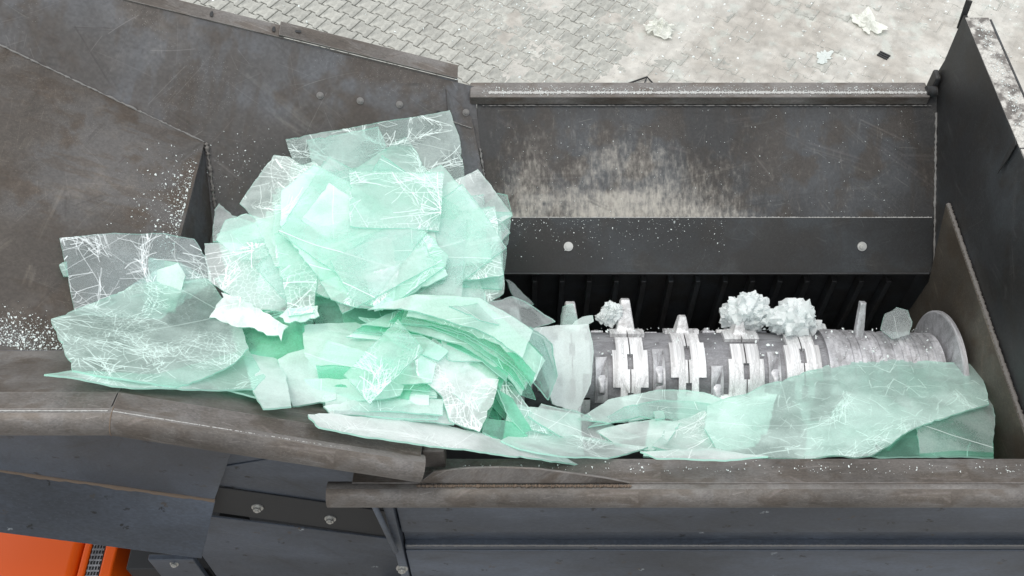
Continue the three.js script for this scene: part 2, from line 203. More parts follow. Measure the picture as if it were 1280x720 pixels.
// ---------------------------------------------------------------- materials
const std = (o) => new THREE.MeshStandardMaterial(o);
const M = {
  chute: std({ map: rep(chuteTex, 1.9), color: new THREE.Color(0.86, 0.86, 0.87), roughness: 0.55, metalness: 0.15, bumpMap: rep(chuteTex, 1.9), bumpScale: 0.0012 }),
  floor: std({ map: rep(chuteTex, 1.3), color: new THREE.Color(0.84, 0.77, 0.70), roughness: 0.6, metalness: 0.1, bumpMap: rep(chuteTex, 1.3), bumpScale: 0.0012 }),
  wall: std({ map: rep(wallTex, 1.4), color: new THREE.Color(0.62, 0.62, 0.615), roughness: 0.5, metalness: 0.15, bumpMap: rep(wallTex, 1.4), bumpScale: 0.001 }),
  scale: std({ map: rep(wallTex, 1.2), color: new THREE.Color(0.42, 0.43, 0.43), roughness: 0.5, metalness: 0.15, bumpMap: rep(wallTex, 1.2), bumpScale: 0.001 }),
  brownwall: std({ map: rep(wallTex, 1.1), color: new THREE.Color(1.25, 1.05, 0.80), roughness: 0.6, metalness: 0.1 }),
  back: std({ map: rep(backTex, 2.36, 0.635), color: new THREE.Color(0.86, 0.86, 0.86), roughness: 0.55, metalness: 0.12, bumpMap: rep(backTex, 2.36, 0.635), bumpScale: 0.0008 }),
  rim: std({ map: rep(rimTex, 1.2, 0.6), color: new THREE.Color(0.84, 0.84, 0.84), roughness: 0.5, metalness: 0.25, bumpMap: rep(rimTex, 1.2, 0.6), bumpScale: 0.0012 }),
  paint: std({ map: rep(paintTex, 2.0, 1.0), color: new THREE.Color(0.43, 0.445, 0.47), roughness: 0.42 }),
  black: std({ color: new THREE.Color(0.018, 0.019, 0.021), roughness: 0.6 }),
  dusttop: std({ map: rep(dustTopTex, 0.5), roughness: 0.8, bumpMap: rep(dustTopTex, 0.5), bumpScale: 0.002 }),
  weld: std({ color: new THREE.Color(0.20, 0.195, 0.19), roughness: 0.7, metalness: 0.2 }),
  rust: std({ color: new THREE.Color(0.16, 0.12, 0.09), roughness: 0.9 }),
  zinc: std({ color: new THREE.Color(0.5, 0.5, 0.48), roughness: 0.4, metalness: 0.8 }),
  polished: std({ map: rep(wornTex, 0.35), roughness: 0.36, metalness: 0.25, bumpMap: rep(wornTex, 0.35), bumpScale: 0.0006 }),
  rotorSteel: std({ map: rep(wornTex, 0.3), color: new THREE.Color(0.66, 0.66, 0.68), roughness: 0.5, metalness: 0.4, bumpMap: rep(rimTex, 0.3, 0.2), bumpScale: 0.0008 }),
  rotorDark: std({ map: rep(wornTex, 0.4), color: new THREE.Color(0.30, 0.30, 0.315), roughness: 0.5, metalness: 0.3, bumpMap: rep(rimTex, 0.3, 0.2), bumpScale: 0.001 }),
  orange: std({ color: new THREE.Color(0.74, 0.095, 0.003), roughness: 0.35 }),
  whiteDust: std({ color: new THREE.Color(0.42, 0.42, 0.41), roughness: 0.95 }),
  whiteCrumb: std({ color: new THREE.Color(0.78, 0.84, 0.83), roughness: 0.6 }),
  clump: new THREE.MeshPhysicalMaterial({ color: new THREE.Color(0.90, 0.94, 0.94), roughness: 0.6, transmission: 0.4 }),
  film: new THREE.MeshPhysicalMaterial({ color: new THREE.Color(0.82, 0.84, 0.78), roughness: 0.5, transmission: 0.25 }),
  filmBlue: new THREE.MeshPhysicalMaterial({ color: new THREE.Color(0.78, 0.84, 0.82), roughness: 0.5, transmission: 0.35 }),
};
const glass = {}, TINT = { green: [0.46, 0.85, 0.70], milky: [0.82, 0.99, 0.94], milky2: [0.84, 0.99, 0.945], frost: [0.89, 0.965, 0.95], frostcraze: [0.82, 0.94, 0.905], crushbounce: [0.84, 0.96, 0.92], clear: [0.88, 0.965, 0.95], clearweb: [0.88, 0.965, 0.95], craze2: [0.89, 0.95, 0.965] };  // green: glass tint deepened to put the dark of the gaps into its colour
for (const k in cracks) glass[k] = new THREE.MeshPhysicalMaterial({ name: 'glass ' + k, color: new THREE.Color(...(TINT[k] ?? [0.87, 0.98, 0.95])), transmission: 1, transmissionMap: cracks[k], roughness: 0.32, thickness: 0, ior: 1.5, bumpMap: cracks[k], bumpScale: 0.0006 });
const glassUnder = new THREE.MeshPhysicalMaterial({ name: 'glass underside', color: new THREE.Color(0.935, 0.995, 0.973), transmission: 0.93, roughness: 0.32, thickness: 0, ior: 1.5 });
const glassEdge = new THREE.MeshPhysicalMaterial({ name: 'glass edge', color: new THREE.Color(0.52, 0.87, 0.75), transmission: 0.35, roughness: 0.35, thickness: 0, ior: 1.5 });

// ---------------------------------------------------------------- the yard: paving stones, joint sand and glass dust
const pavement = new THREE.Group(); pavement.name = 'pavement'; pavement.userData = { kind: 'structure', label: 'yard of grey interlocking paving stones, dusted with glass' }; scene.add(pavement);
{
  const earth = part('ground', new THREE.PlaneGeometry(160, 160), std({ color: new THREE.Color(0.30, 0.29, 0.27), roughness: 0.95 }), scene); earth.rotation.x = -Math.PI / 2; earth.position.set(0, -0.085, -10); earth.userData = { kind: 'structure', label: 'packed grey ground of the yard around the paving' };
  // double-T stone 200 x 165 mm, wavy long sides
  const a = 0.1, b = 0.0825, j = 0.005, dd = 0.022;
  const sh = new THREE.Shape(); const o = [[-a + j, -b - dd / 2 + j], [-0.052, -b - dd / 2 + j], [-0.034, -b + dd / 2 + j], [0.034, -b + dd / 2 + j], [0.052, -b - dd / 2 + j], [a - j, -b - dd / 2 + j], [a - j, b + dd / 2 - j], [0.052, b + dd / 2 - j], [0.034, b - dd / 2 - j], [-0.034, b - dd / 2 - j], [-0.052, b + dd / 2 - j], [-a + j, b + dd / 2 - j]];
  sh.setFromPoints(o.map((p) => new THREE.Vector2(...p)));
  const g = new THREE.ExtrudeGeometry(sh, { depth: 0.06, bevelEnabled: true, bevelThickness: 0.004, bevelSize: 0.004, bevelOffset: -0.004, bevelSegments: 1 }); g.rotateX(-Math.PI / 2); g.translate(0, -0.064, 0);
  const mats = [0.78, 0.84, 0.88, 0.92].map((k) => std({ map: rep(paverTex, 0.31), color: new THREE.Color(k, k * 0.995, k * 0.98), roughness: 0.85, bumpMap: rep(paverTex, 0.31), bumpScale: 0.0015 }));
  const R = rngOf(7), rot = -33 * Math.PI / 180, ca = Math.cos(rot), sa = Math.sin(rot), near = [], far = [];
  for (let i = -60; i < 60; i++) for (let k = -60; k < 60; k++) {
    const s = (k & 1) * 0.1, u = i * 0.2 + s, v = k * 0.165, x = u * ca + v * sa + 0.4, z = -u * sa + v * ca - 7.6, up = (k & 1);
    if (Math.abs(x) > 8 || Math.abs(z + 7.6) > 4.5) continue;
    // rough distance from the strip of yard that shows past the machine
    const d = Math.max(0, z - (-6.9)) + Math.max(0, -8.45 - z) + Math.max(0, -3.4 - x - (z + 8.3) * -0.2) + Math.max(0, x - 5.6) + Math.max(0, (-8.3 + (x + 3.6) * -0.36 < -6.9 && x < 0) ? z - (-8.3 + (x + 3.6) * 0.37) : 0);
    (d < 0.08 ? near : far).push([d + Math.hypot(x, z + 7.6) * 1e-3, x, z, R(), R(), R(), R()]);
  }
  near.sort((p, q) => p[0] - q[0]); far.push(...near.splice(300));
  const place = (m, [, x, z, r1, r2, r3]) => { m.position.set(x, (r1 - 0.5) * 0.004, z); m.rotation.set((r2 - 0.5) * 0.02, rot + (r3 - 0.5) * 0.012, (r1 - 0.5) * 0.02); };
  for (const n of near) { const m = part('paving_stone', g, mats[Math.floor(n[6] * 4)], pavement); place(m, n); }
  const inst = new THREE.InstancedMesh(g, mats[2], far.length); inst.name = 'paving_stone_field'; inst.userData.kind = 'stuff'; const t = new THREE.Object3D();
  far.forEach((n, i) => { place(t, n); t.updateMatrix(); inst.setMatrixAt(i, t.matrix); }); pavement.add(inst);
  // dust: fills the joints everywhere, buries the stones towards the right
  const W = 9.4, D = 1.9, nx = 1240, nz = 250, dg = new THREE.PlaneGeometry(W, D, nx, nz); dg.rotateX(-Math.PI / 2); dg.translate(1.2, 0, -7.75);
  const p = dg.attributes.position, uv = dg.attributes.uv;
  const joint = (x, z) => { // 1 over the joints between the stones
    const X = x - 0.4, Z = z + 7.6, u = X * ca - Z * sa, v = X * sa + Z * ca, k = Math.round(v / 0.165), dv = Math.abs(v - k * 0.165), us = u - (k & 1) * 0.1, ul = Math.abs(us - Math.round(us / 0.2) * 0.2), wave = lerp(-dd / 2, dd / 2, smooth(0.034, 0.052, ul));
    return Math.max(1 - smooth(0.004, 0.011, Math.abs(dv - b - wave)), 1 - smooth(0.004, 0.011, Math.abs(ul - a)));
  };
  for (let i = 0; i < p.count; i++) {
    const x = p.getX(i), z = p.getZ(i), u = x / 4 + 5, v = z / 4 + 5, big = fbm(u / 4, v / 4, 12, 4, 301), mid = fbm(u / 4, v / 4, 48, 4, 302, 0.6), fine = fbm(u / 4, v / 4, 400, 2, 303);
    const cover = smooth(-1.6, 1.4, x + (big - 0.5) * 5.0 + (z + 7.6) * 0.7);
    p.setY(i, -0.020 + cover * 0.0235 - 0.007 * joint(x, z) * smooth(0.3, 0.8, cover) * smooth(0.65, 0.45, mid) + (mid - 0.5) * 0.006 * (0.35 + cover) + (fine - 0.5) * 0.003 * (0.3 + cover)); uv.setXY(i, x, z);
  }
  dg.computeVertexNormals();
  const dust = part('glass_dust', dg, std({ map: rep(groundDustTex, 3.1), color: new THREE.Color(0.88, 0.88, 0.88), roughness: 0.95 }), scene); dust.userData = { kind: 'stuff', label: 'pale glass dust covering the paving behind the back wall', category: 'dust' };
}

// ---------------------------------------------------------------- fixed hopper of the shredder
const XR = 2.18, S38 = Math.sin(38 * Math.PI / 180), C38 = Math.cos(38 * Math.PI / 180);
const back = (x, L, off = 0) => V(x, 2.86 - S38 * L + C38 * off, -3.72 + C38 * L + S38 * off); // point on the sloping back wall
const hopper = thing('shredder_hopper', 'dark steel hopper of the glass shredder, right half of the picture', 'shredder');
{
  const nB = V(0, C38, S38);
  const up = plate('back_plate', [back(-0.18, 0.575), back(XR, 0.575), back(XR, -0.06), back(-0.18, -0.06)], 0.014, M.back, hopper, nB); up.userData.label = 'upper back plate with a pale worn patch';
  const low = plate('lower_back_plate', [back(-0.18, 0.85, 0.012), back(XR - 0.012, 0.85, 0.012), back(XR - 0.012, 0.567, 0.012), back(-0.18, 0.567, 0.012)], 0.014, M.scale, hopper, nB);
  part('weld_seam', bead(back(-0.1, 0.566, 0.007), back(XR - 0.02, 0.566, 0.007), 0.0026, 41, 500, 0.6), M.whiteDust, hopper);
  part('weld_seam', bead(back(XR - 0.004, 0.03, 0.004), back(XR - 0.004, 0.84, 0.004), 0.006, 42, 60), M.weld, hopper);
  for (const x of [0.29, 1.80]) bolt(back(x, 0.715, 0.013), nB, M.zinc, low, 1.5);
  part('rim_beam', box(-0.215, XR - 0.055, 2.875, 2.93, -3.83, -3.72, 0.008), M.rim, hopper);
  part('weld_seam', bead(V(-0.15, 2.872, -3.718), V(XR - 0.03, 2.872, -3.718), 0.0022, 43, 220, 0.9), M.weld, hopper);
  { const g = bead(V(-0.12, 0, 0), V(XR - 0.07, 0, 0), 0.009, 46, 700, 0.6); g.scale(1, 0.12, 1); g.translate(0, 2.932, -3.75); part('dust_ridge', g, M.whiteDust, hopper); }
  const hinge = new THREE.CylinderGeometry(0.028, 0.028, 0.05, 16); hinge.rotateZ(Math.PI / 2); hinge.translate(XR - 0.045, 2.93, -3.76);
  const lug = box(XR - 0.035, XR - 0.006, 2.88, 3.0, -3.85, -3.78, 0.01);
  part('hinge_lug', mergeGeometries([hinge.toNonIndexed(), lug.index ? lug.toNonIndexed() : lug]), M.wall, hopper);
  // comb bars behind the rotor
  part('comb_back_plate', box(-0.3, XR - 0.03, 1.2, 2.40, -3.16, -3.13, 0.003), M.wall, hopper);
  part('comb_rail', box(-0.3, XR - 0.035, 2.26, 2.285, -3.129, -3.105, 0.004), M.wall, hopper);
  for (let k = 0; k < 15; k++) { const x = 0.12 + k * 0.1435; if (x < XR - 0.06) { const gg = box(x - 0.014, x + 0.014, 1.3, 2.23, -3.128, -3.07, 0.005); part('comb_bar', gg, M.wall, hopper); } }
  part('deflector_edge', box(-0.18, XR - 0.03, 2.334, 2.346, -3.06, -3.035, 0.003), M.wall, hopper);
  // right end wall, with folded top flange and a thicker wear plate below
  const wall = plate('end_wall', [V(XR, 3.33, -3.86), V(XR, 3.33, -1.66), V(XR, 1.2, -1.66), V(XR, 1.2, -3.9), V(XR, 2.85, -3.88), V(XR, 3.06, -3.845)], 0.02, M.wall, hopper, V(-1, 0, 0)); wall.userData.label = 'dark upright end wall on the right';
  const wear = plate('wear_plate', [V(XR - 0.026, 2.69, -3.21), V(XR - 0.026, 2.69, -1.75), V(XR - 0.026, 1.25, -1.75), V(XR - 0.026, 1.25, -3.1), V(XR - 0.026, 2.3, -3.02)], 0.024, M.brownwall, hopper, V(-1, 0, 0), 0.004); wear.userData.label = 'brown wear plate low on the end wall';
  part('weld_seam', bead(V(XR - 0.012, 2.690, -3.21), V(XR - 0.012, 2.690, -1.76), 0.010, 44, 260, 0.3), M.dusttop, hopper);
  part('top_flange', box(XR + 0.002, XR + 0.115, 3.318, 3.332, -3.84, -2.975, 0.003), M.dusttop, hopper);
  part('top_flange', box(XR + 0.002, XR + 0.13, 3.320, 3.336, -2.965, -1.66, 0.003), M.dusttop, hopper);
  part('flange_lip', box(XR + 0.117, XR + 0.128, 3.26, 3.33, -3.83, -2.975, 0.003), M.wall, hopper);
  part('end_tab', plateGeo([V(XR + 0.004, 3.24, -3.868), V(XR + 0.03, 3.24, -3.868), V(XR + 0.02, 3.40, -3.868), V(XR - 0.012, 3.41, -3.868)], 0.012, V(0, 0, 1)), M.wall, hopper);
  part('bent_tab', plateGeo([V(XR - 0.004, 3.335, -3.03), V(XR - 0.012, 3.335, -2.99), V(XR - 0.02, 3.25, -2.985), V(XR - 0.018, 3.15, -2.992), V(XR - 0.008, 3.24, -3.02)], 0.004, V(-1, 0, 0.2), 0.001), M.wall, hopper);
  // near rim: round bar, flat top, steep inner wall
  part('near_rim_tube', tubeGeo([V(-0.715, 2.832, -1.6), V(0.2, 2.83, -1.6), V(1.2, 2.832, -1.6), V(3.2, 2.83, -1.6)], 0.05, 6), M.rim, hopper);
  plate('near_rim_top', [V(-0.62, 2.877, -1.628), V(XR, 2.877, -1.628), V(XR, 2.842, -1.748), V(-0.62, 2.842, -1.748)], 0.014, M.rim, hopper);
  plate('inner_near_wall', [V(-0.62, 2.834, -1.751), V(XR - 0.03, 2.834, -1.751), V(XR - 0.03, 1.95, -2.12), V(-0.62, 1.95, -2.12)], 0.014, M.wall, hopper, V(0, 0.4, -1));
  // bent patch plate welded on the rim, with a ragged weld
  const arc = [[-0.36, 0.0], [-0.30, 0.062], [-0.18, 0.083], [-0.05, 0.088], [0.1, 0.078], [0.25, 0.05], [0.36, 0.028], [0.455, 0.0]];
  const pl = part('patch_plate', plateGeo(arc.map(([x, h]) => V(x, 2.886 + h * 0.95, -1.622 - h * 0.30)), 0.009, V(0, 1, 0.5), 0.0015), M.rim, hopper); pl.userData.label = 'bent patch plate on the near rim';
  part('ragged_weld', bead(V(-0.37, 2.884, -1.612), V(0.46, 2.884, -1.612), 0.0048, 45, 420, 0.7), M.rust, pl);
  // outside panels below the rim
  part('side_panel', box(-0.47, 3.2, 2.395, 2.80, -1.65, -1.622, 0.006), M.paint, hopper);
  part('panel_groove', box(-0.47, 3.2, 2.262, 2.393, -1.68, -1.645, 0.004), M.paint, hopper);
  part('panel_ledge', box(-0.47, 3.2, 2.215, 2.260, -1.70, -1.617, 0.007), M.paint, hopper);
  part('worn_edge', bead(V(-0.46, 2.2575, -1.6185), V(3.2, 2.2575, -1.6185), 0.0035, 47, 700, 0.35), M.weld, hopper);
  part('lower_side_panel', box(-0.47, 3.2, 0.9, 2.21, -1.65, -1.612, 0.006), M.paint, hopper);
  part('corner_post', box(-0.515, -0.475, 0.9, 2.79, -1.66, -1.60, 0.006), M.paint, hopper);
  const brace = tubeGeo([V(-0.545, 2.79, -1.585), V(-0.50, 2.30, -1.575)], 0.012, 1, 10); part('brace_rod', brace, M.paint, hopper);
  bolt(V(-0.50, 2.03, -1.60), V(0, 0.2, 1), M.zinc, hopper, 1.7);
  // outer casing towards the yard and under the hopper
  part('casing', box(-0.45, XR - 0.05, 0.7, 2.2, -3.62, -3.58, 0.006), M.paint, hopper);
  part('casing', box(XR + 0.03, XR + 0.06, 0.7, 3.25, -3.82, -1.7, 0.006), M.paint, hopper);
  part('bottom_plate', box(-0.7, XR - 0.04, 1.10, 1.15, -3.55, -1.72, 0.006), M.black, hopper);
  part('rotor_chamber_side', box(-0.66, -0.63, 1.15, 2.36, -3.12, -2.13, 0.004), M.wall, hopper);
}

// ---------------------------------------------------------------- rotor
const rotor = thing('shredder_rotor', 'bright worn steel shredding rotor with raised teeth and end disc', 'rotor'); rotor.position.set(0, 2.2, -2.5);
{
  // angle a is measured from straight up towards the viewer
  const at = (x, a, r) => V(x, Math.cos(a) * r, Math.sin(a) * r), rad = (d) => d * Math.PI / 180, R0 = 0.225;
  const bend = (g) => { const p = g.attributes.position; for (let i = 0; i < p.count; i++) { const q = at(p.getX(i), p.getY(i) / R0, R0 + p.getZ(i)); p.setXYZ(i, q.x, q.y, q.z); } g.computeVertexNormals(); return toCreasedNormals(g, 0.6); };
  const wrapped = (outline, th, h0 = 0) => { // outline in (x, arc metres), densified along the arc
    const pts = []; outline.forEach((a, i) => { const b = outline[(i + 1) % outline.length], n = Math.max(1, Math.ceil(Math.abs(b[1] - a[1]) / 0.03)); for (let k = 0; k < n; k++) pts.push(new THREE.Vector2(lerp(a[0], b[0], k / n), lerp(a[1], b[1], k / n))); });
    const g = new THREE.ExtrudeGeometry(new THREE.Shape(pts), { depth: th, bevelEnabled: true, bevelThickness: 0.003, bevelSize: 0.003, bevelOffset: -0.003, bevelSegments: 1 }); g.translate(0, 0, h0); return bend(g);
  };
  const bandPlate = (bands) => { // bands [from deg, to deg, x, x]: curved tops, upright walls where the outline steps
    const pos = [], nor = [], h0 = R0 + 0.001, h1 = R0 + 0.021, quad = (a, b, c, d, n) => { for (const p of [a, b, c, a, c, d]) pos.push(p.x, p.y, p.z); for (const k of [0, 1, 2, 0, 2, 3]) { const m = n[k % n.length]; nor.push(m.x, m.y, m.z); } };
    bands.forEach(([d0, d1, xa, xb], i) => {
      const a0 = rad(d0), a1 = rad(d1), [lo, hi] = xa < xb ? [xa, xb] : [xb, xa], n0 = at(0, a0, 1), n1 = at(0, a1, 1);
      quad(at(lo, a0, h1), at(lo, a1, h1), at(hi, a1, h1), at(hi, a0, h1), [n0, n1, n1, n0]);
      quad(at(lo, a0, h0), at(lo, a1, h0), at(lo, a1, h1), at(lo, a0, h1), [V(-1, 0, 0)]); quad(at(hi, a0, h0), at(hi, a1, h0), at(hi, a1, h1), at(hi, a0, h1), [V(1, 0, 0)]);
      const t = V(0, -Math.sin(a0), Math.cos(a0)), pr = bands[i - 1], nx = bands[i + 1];
      if (!pr || pr[2] !== xa || pr[3] !== xb) quad(at(lo, a0, h0), at(hi, a0, h0), at(hi, a0, h1), at(lo, a0, h1), [t.clone().negate()]);
      if (!nx || nx[2] !== xa || nx[3] !== xb) quad(at(lo, a1, h0), at(hi, a1, h0), at(hi, a1, h1), at(lo, a1, h1), [V(0, -Math.sin(a1), Math.cos(a1))]);
    });
    const g = new THREE.BufferGeometry(); g.setAttribute('position', new THREE.Float32BufferAttribute(pos, 3)); g.setAttribute('normal', new THREE.Float32BufferAttribute(nor, 3)); const uv = []; for (let i = 0; i < pos.length; i += 3) uv.push(pos[i], pos[i + 1]); g.setAttribute('uv', new THREE.Float32BufferAttribute(uv, 2)); return g;
  };
  const drum = new THREE.CylinderGeometry(R0, R0, 2.08, 64, 1, false); drum.rotateZ(Math.PI / 2); drum.translate(0.5, 0, 0); part('drum', drum, M.rotorDark, rotor);
  const s = (d) => rad(d) * R0;
  // white wear plates: pairs either side of a joint, notched where the knife seats widen
  const cols = []; for (let k = 0; k < 7; k++) cols.push(-0.397 + k * 0.273);
  cols.forEach((x0, k) => { // x0: knife column; x0 + 0.1365: plate column
    const xc = x0 + 0.1365, w = 0.083, ph = [3, 16, -6, 9, -2, 20, 2][k];
    for (let q = 0; q < 3; q++) {
      const c = ph + q * 120 + 25;
      for (const sgn of [-1, 1]) {
        const xo = (d) => (d > 7 && d < 36 ? w - 0.036 : d < -36 ? w - 0.018 : w), xi = (d) => ((d > 13 && d < 35) || (d > -31 && d < -13) ? 0.014 : 0.003), cuts = [-56, -36, -31, -13, 7, 13, 35, 36, 56], bands = [];
        for (let i = 0; i < cuts.length - 1; i++) { const n = Math.ceil((cuts[i + 1] - cuts[i]) / 6); for (let j = 0; j < n; j++) { const d0 = lerp(cuts[i], cuts[i + 1], j / n), d1 = lerp(cuts[i], cuts[i + 1], (j + 1) / n), m = (d0 + d1) / 2; bands.push([d0 + c, d1 + c, xc + sgn * xi(m), xc + sgn * xo(m)]); } }
        part('wear_plate', bandPlate(bands), M.polished, rotor);
      }
    }
    for (let q = 0; q < 3; q++) { // knife seats and teeth in the knife column
      const c = ph + q * 120 + 22, seat = wrapped([[x0 - 0.03, s(c - 26)], [x0 + 0.03, s(c - 26)], [x0 + 0.03, s(c + 30)], [x0 - 0.03, s(c + 30)]], 0.006, 0.002); part('knife_seat', seat, M.rotorSteel, rotor);
      const tooth = (xx, cc, hgt, mat, wid) => { // a fin: wide foot, narrowing tip, leaning forward
        const prof = [[-0.062, 0], [0.052, 0], [0.04, hgt * 0.35], [0.022, hgt * 0.96], [0.004, hgt], [-0.012, hgt * 0.94], [-0.04, hgt * 0.42]], sh2 = new THREE.Shape(prof.map((p) => new THREE.Vector2(...p)));
        const g = new THREE.ExtrudeGeometry(sh2, { depth: wid, bevelEnabled: true, bevelThickness: 0.008, bevelSize: 0.008, bevelOffset: -0.008, bevelSegments: 2 }); g.translate(0, 0, -wid / 2);
        const p = g.attributes.position; for (let i = 0; i < p.count; i++) { const sx = p.getX(i), hh = p.getY(i), dx = p.getZ(i) * (1 - 0.55 * hh / hgt); const v = at(xx + dx, rad(cc) + sx / R0, R0 + hh - 0.004); p.setXYZ(i, v.x, v.y, v.z); }
        g.computeVertexNormals(); part('tooth', toCreasedNormals(g, 0.7), mat, rotor);
      };
      tooth(x0, c + 10, 0.03, M.rotorSteel, 0.034);
      tooth(xc - 0.002, -48 + q * 120 + [0, 6, 2, -6, 4, 9, 0][k], [0.15, 0.14, 0.165, 0.175, 0.10, 0.09, 0.13][k], M.polished, [0.08, 0.08, 0.085, 0.08, 0.06, 0.06, 0.05][k]);
    }
  });
  // one narrow worn tooth on the sleeve
  { const g = plateGeo([V(1.655, 0.20, -0.09), V(1.70, 0.20, -0.09), V(1.692, 0.36, -0.20), V(1.664, 0.362, -0.20)], 0.035, V(0, 0.5, 1), 0.006); part('tooth', g, M.rotorSteel, rotor); }
  // right-hand part: plain sleeve with worn rings, then the end disc
  const prof = [[0.215, 0]]; for (let x = 0; x < 0.56; x += 0.02) { const d = x > 0.08 && x < 0.54 ? ((Math.floor(x / 0.02) % 2) ? 0.008 : 0) : 0; prof.push([0.245 - d - x * 0.04, x], [0.245 - d - x * 0.04, x + 0.018]); } prof.push([0.1, 0.575]);
  const sleeve = new THREE.LatheGeometry(prof.map((p) => new THREE.Vector2(...p)), 72); sleeve.rotateZ(-Math.PI / 2); sleeve.translate(1.50, 0, 0); part('ringed_sleeve', toCreasedNormals(sleeve, 0.5), M.rotorSteel, rotor);
  const disc = new THREE.LatheGeometry([[0.001, 0], [0.325, 0], [0.335, 0.006], [0.335, 0.022], [0.325, 0.028], [0.001, 0.028]].map((p) => new THREE.Vector2(...p)), 80); disc.rotateZ(-Math.PI / 2); disc.translate(2.085, 0, 0); part('end_disc', toCreasedNormals(disc, 0.5), M.rotorSteel, rotor);
  part('shaft', (() => { const c = new THREE.CylinderGeometry(0.09, 0.09, 0.06, 32); c.rotateZ(Math.PI / 2); c.translate(2.13, 0, 0); return c; })(), M.rotorDark, rotor);
}

// ---------------------------------------------------------------- feeding chute on the left
const chute = thing('feeding_chute', 'worn brown steel feeding chute with sloping sides, left of the rotor', 'chute');
const WN = V(0.244, 0.749, 0.585), WP = V(-0.16, 2.86, -3.72);
const wing = (x, y, off = 0) => V(x, y + off * 0.77, WP.z - (WN.x * (x - WP.x) + WN.y * (y - WP.y)) / WN.z + off * 0.59); // point of the far side plate
const floorY = (x) => 2.259 - 0.5 * x;
const nearPt = (x, y) => V(x, y, -1.66 + (0.244 * (x + 1.355) + 0.749 * (y - 3.47)) / 0.585); // near side plate
{
  const rimY = (x) => 2.92 + (-0.16 - x) * 0.326; // its top edge, rising to the left
  const nW = WN.clone().normalize();
  const top = (x) => wing(x, rimY(x));
  const far = plate('far_side_plate', [top(-0.19), top(-4.2), wing(-4.2, floorY(-4.2) - 0.1), wing(-1.46, 2.70), wing(-0.1, 2.30)], 0.014, M.chute, chute, nW); far.userData.label = 'far sloping side plate of the chute';
  // right-hand edge plate, proud of the side plate
  plate('corner_plate', [wing(-0.335, rimY(-0.335) - 0.03, 0.012), wing(-0.205, rimY(-0.205) - 0.10, 0.012), wing(-0.14, 2.62, 0.012), wing(-0.08, 2.32, 0.012), wing(-0.25, 2.36, 0.012), wing(-0.30, 2.7, 0.012)], 0.012, M.chute, chute, nW);
  part('weld_seam', bead(wing(-0.32, 2.845, 0.014), wing(-0.205, 2.80, 0.014), 0.004, 51, 40), M.weld, chute);
  part('weld_seam', bead(wing(-0.163, 2.73, 0.012), wing(-0.10, 2.45, 0.012), 0.0045, 52, 50, 0.8), M.weld, chute);
  // rim strips along the top edge
  const d = V(-0.951, 0.31, 0), strip = (x0, x1, w, lift, name) => plate(name, [top(x0).add(V(0, lift, 0)), top(x1).add(V(0, lift, 0)), top(x1).add(V(0, lift + 0.012, -w)), top(x0).add(V(0, lift + 0.012, -w))], 0.012, M.rim, chute, V(0, 1, 0.2));
  strip(-0.275, -1.13, 0.085, 0.028, 'rim_strip'); strip(-1.11, -4.2, 0.075, 0.012, 'rim_strip');
  const lip = (x0, x1, h, name) => plate(name, [top(x0).add(V(0, -0.01, 0.006)), top(x1).add(V(0, -0.01, 0.006)), top(x1).add(V(0, h, -0.004)), top(x0).add(V(0, h, -0.004))], 0.010, M.chute, chute, V(0, 0.3, 1));
  lip(-0.275, -1.115, 0.008, 'rim_lip'); lip(-1.116, -4.2, 0.002, 'rim_lip');
  for (const [x, y, r] of [[-0.945, 3.035, 1], [-0.755, 2.985, 1], [-0.565, 2.94, 1], [-0.235, 2.855, 0.95]]) bolt(wing(x, y, r < 1 ? 0.013 : 0.002), nW, M.weld, far, 1.1);
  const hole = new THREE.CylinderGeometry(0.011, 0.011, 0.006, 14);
  const slot = new THREE.CapsuleGeometry(0.0085, 0.022, 4, 10); slot.scale(1, 1, 0.25); slot.rotateX(-Math.PI / 2);  // holes are black plugs: the darkness inside is put into their colour
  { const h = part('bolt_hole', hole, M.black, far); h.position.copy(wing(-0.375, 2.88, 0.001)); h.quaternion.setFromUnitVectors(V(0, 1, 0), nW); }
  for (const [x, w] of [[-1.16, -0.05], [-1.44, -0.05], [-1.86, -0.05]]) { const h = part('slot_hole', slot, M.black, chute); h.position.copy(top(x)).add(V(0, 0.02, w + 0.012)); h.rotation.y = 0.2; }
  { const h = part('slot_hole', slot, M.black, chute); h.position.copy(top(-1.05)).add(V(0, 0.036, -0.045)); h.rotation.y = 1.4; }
  // floor plate and its drop edge
  const zf = (x) => WP.z - (WN.x * (x - WP.x) + WN.y * (floorY(x) - WP.y)) / WN.z + 0.006, zn = (x) => nearPt(x, floorY(x)).z;
  const FX = -1.472; const fl = plate('floor_plate', [V(FX, floorY(FX), zf(FX)), V(FX, floorY(FX), -1.99), V(-4.2, floorY(-4.2), -1.99), V(-4.2, floorY(-4.2), zf(-4.2))], 0.014, M.floor, chute); fl.userData.label = 'brown chute floor plate with glass crumbs';
  plate('drop_face', [V(FX - 0.004, floorY(FX) - 0.014, zf(FX) + 0.01), V(FX + 0.035, 2.70, zf(FX) + 0.32), V(FX + 0.035, 2.70, -1.99), V(FX - 0.004, floorY(FX) - 0.014, -1.99)], 0.012, M.chute, chute, V(1, 0.2, 0));
  part('weld_seam', bead(wing(FX + 0.006, floorY(FX) - 0.006, 0.004), wing(FX + 0.044, 2.79, 0.006), 0.008, 53, 40, 0.7), M.dusttop, chute);
  part('weld_seam', bead(V(FX - 0.002, floorY(FX) + 0.002, zf(FX) + 0.003), V(-2.5, floorY(-2.5) + 0.002, zf(-2.5) + 0.003), 0.004, 54, 110, 0.7), M.weld, chute);
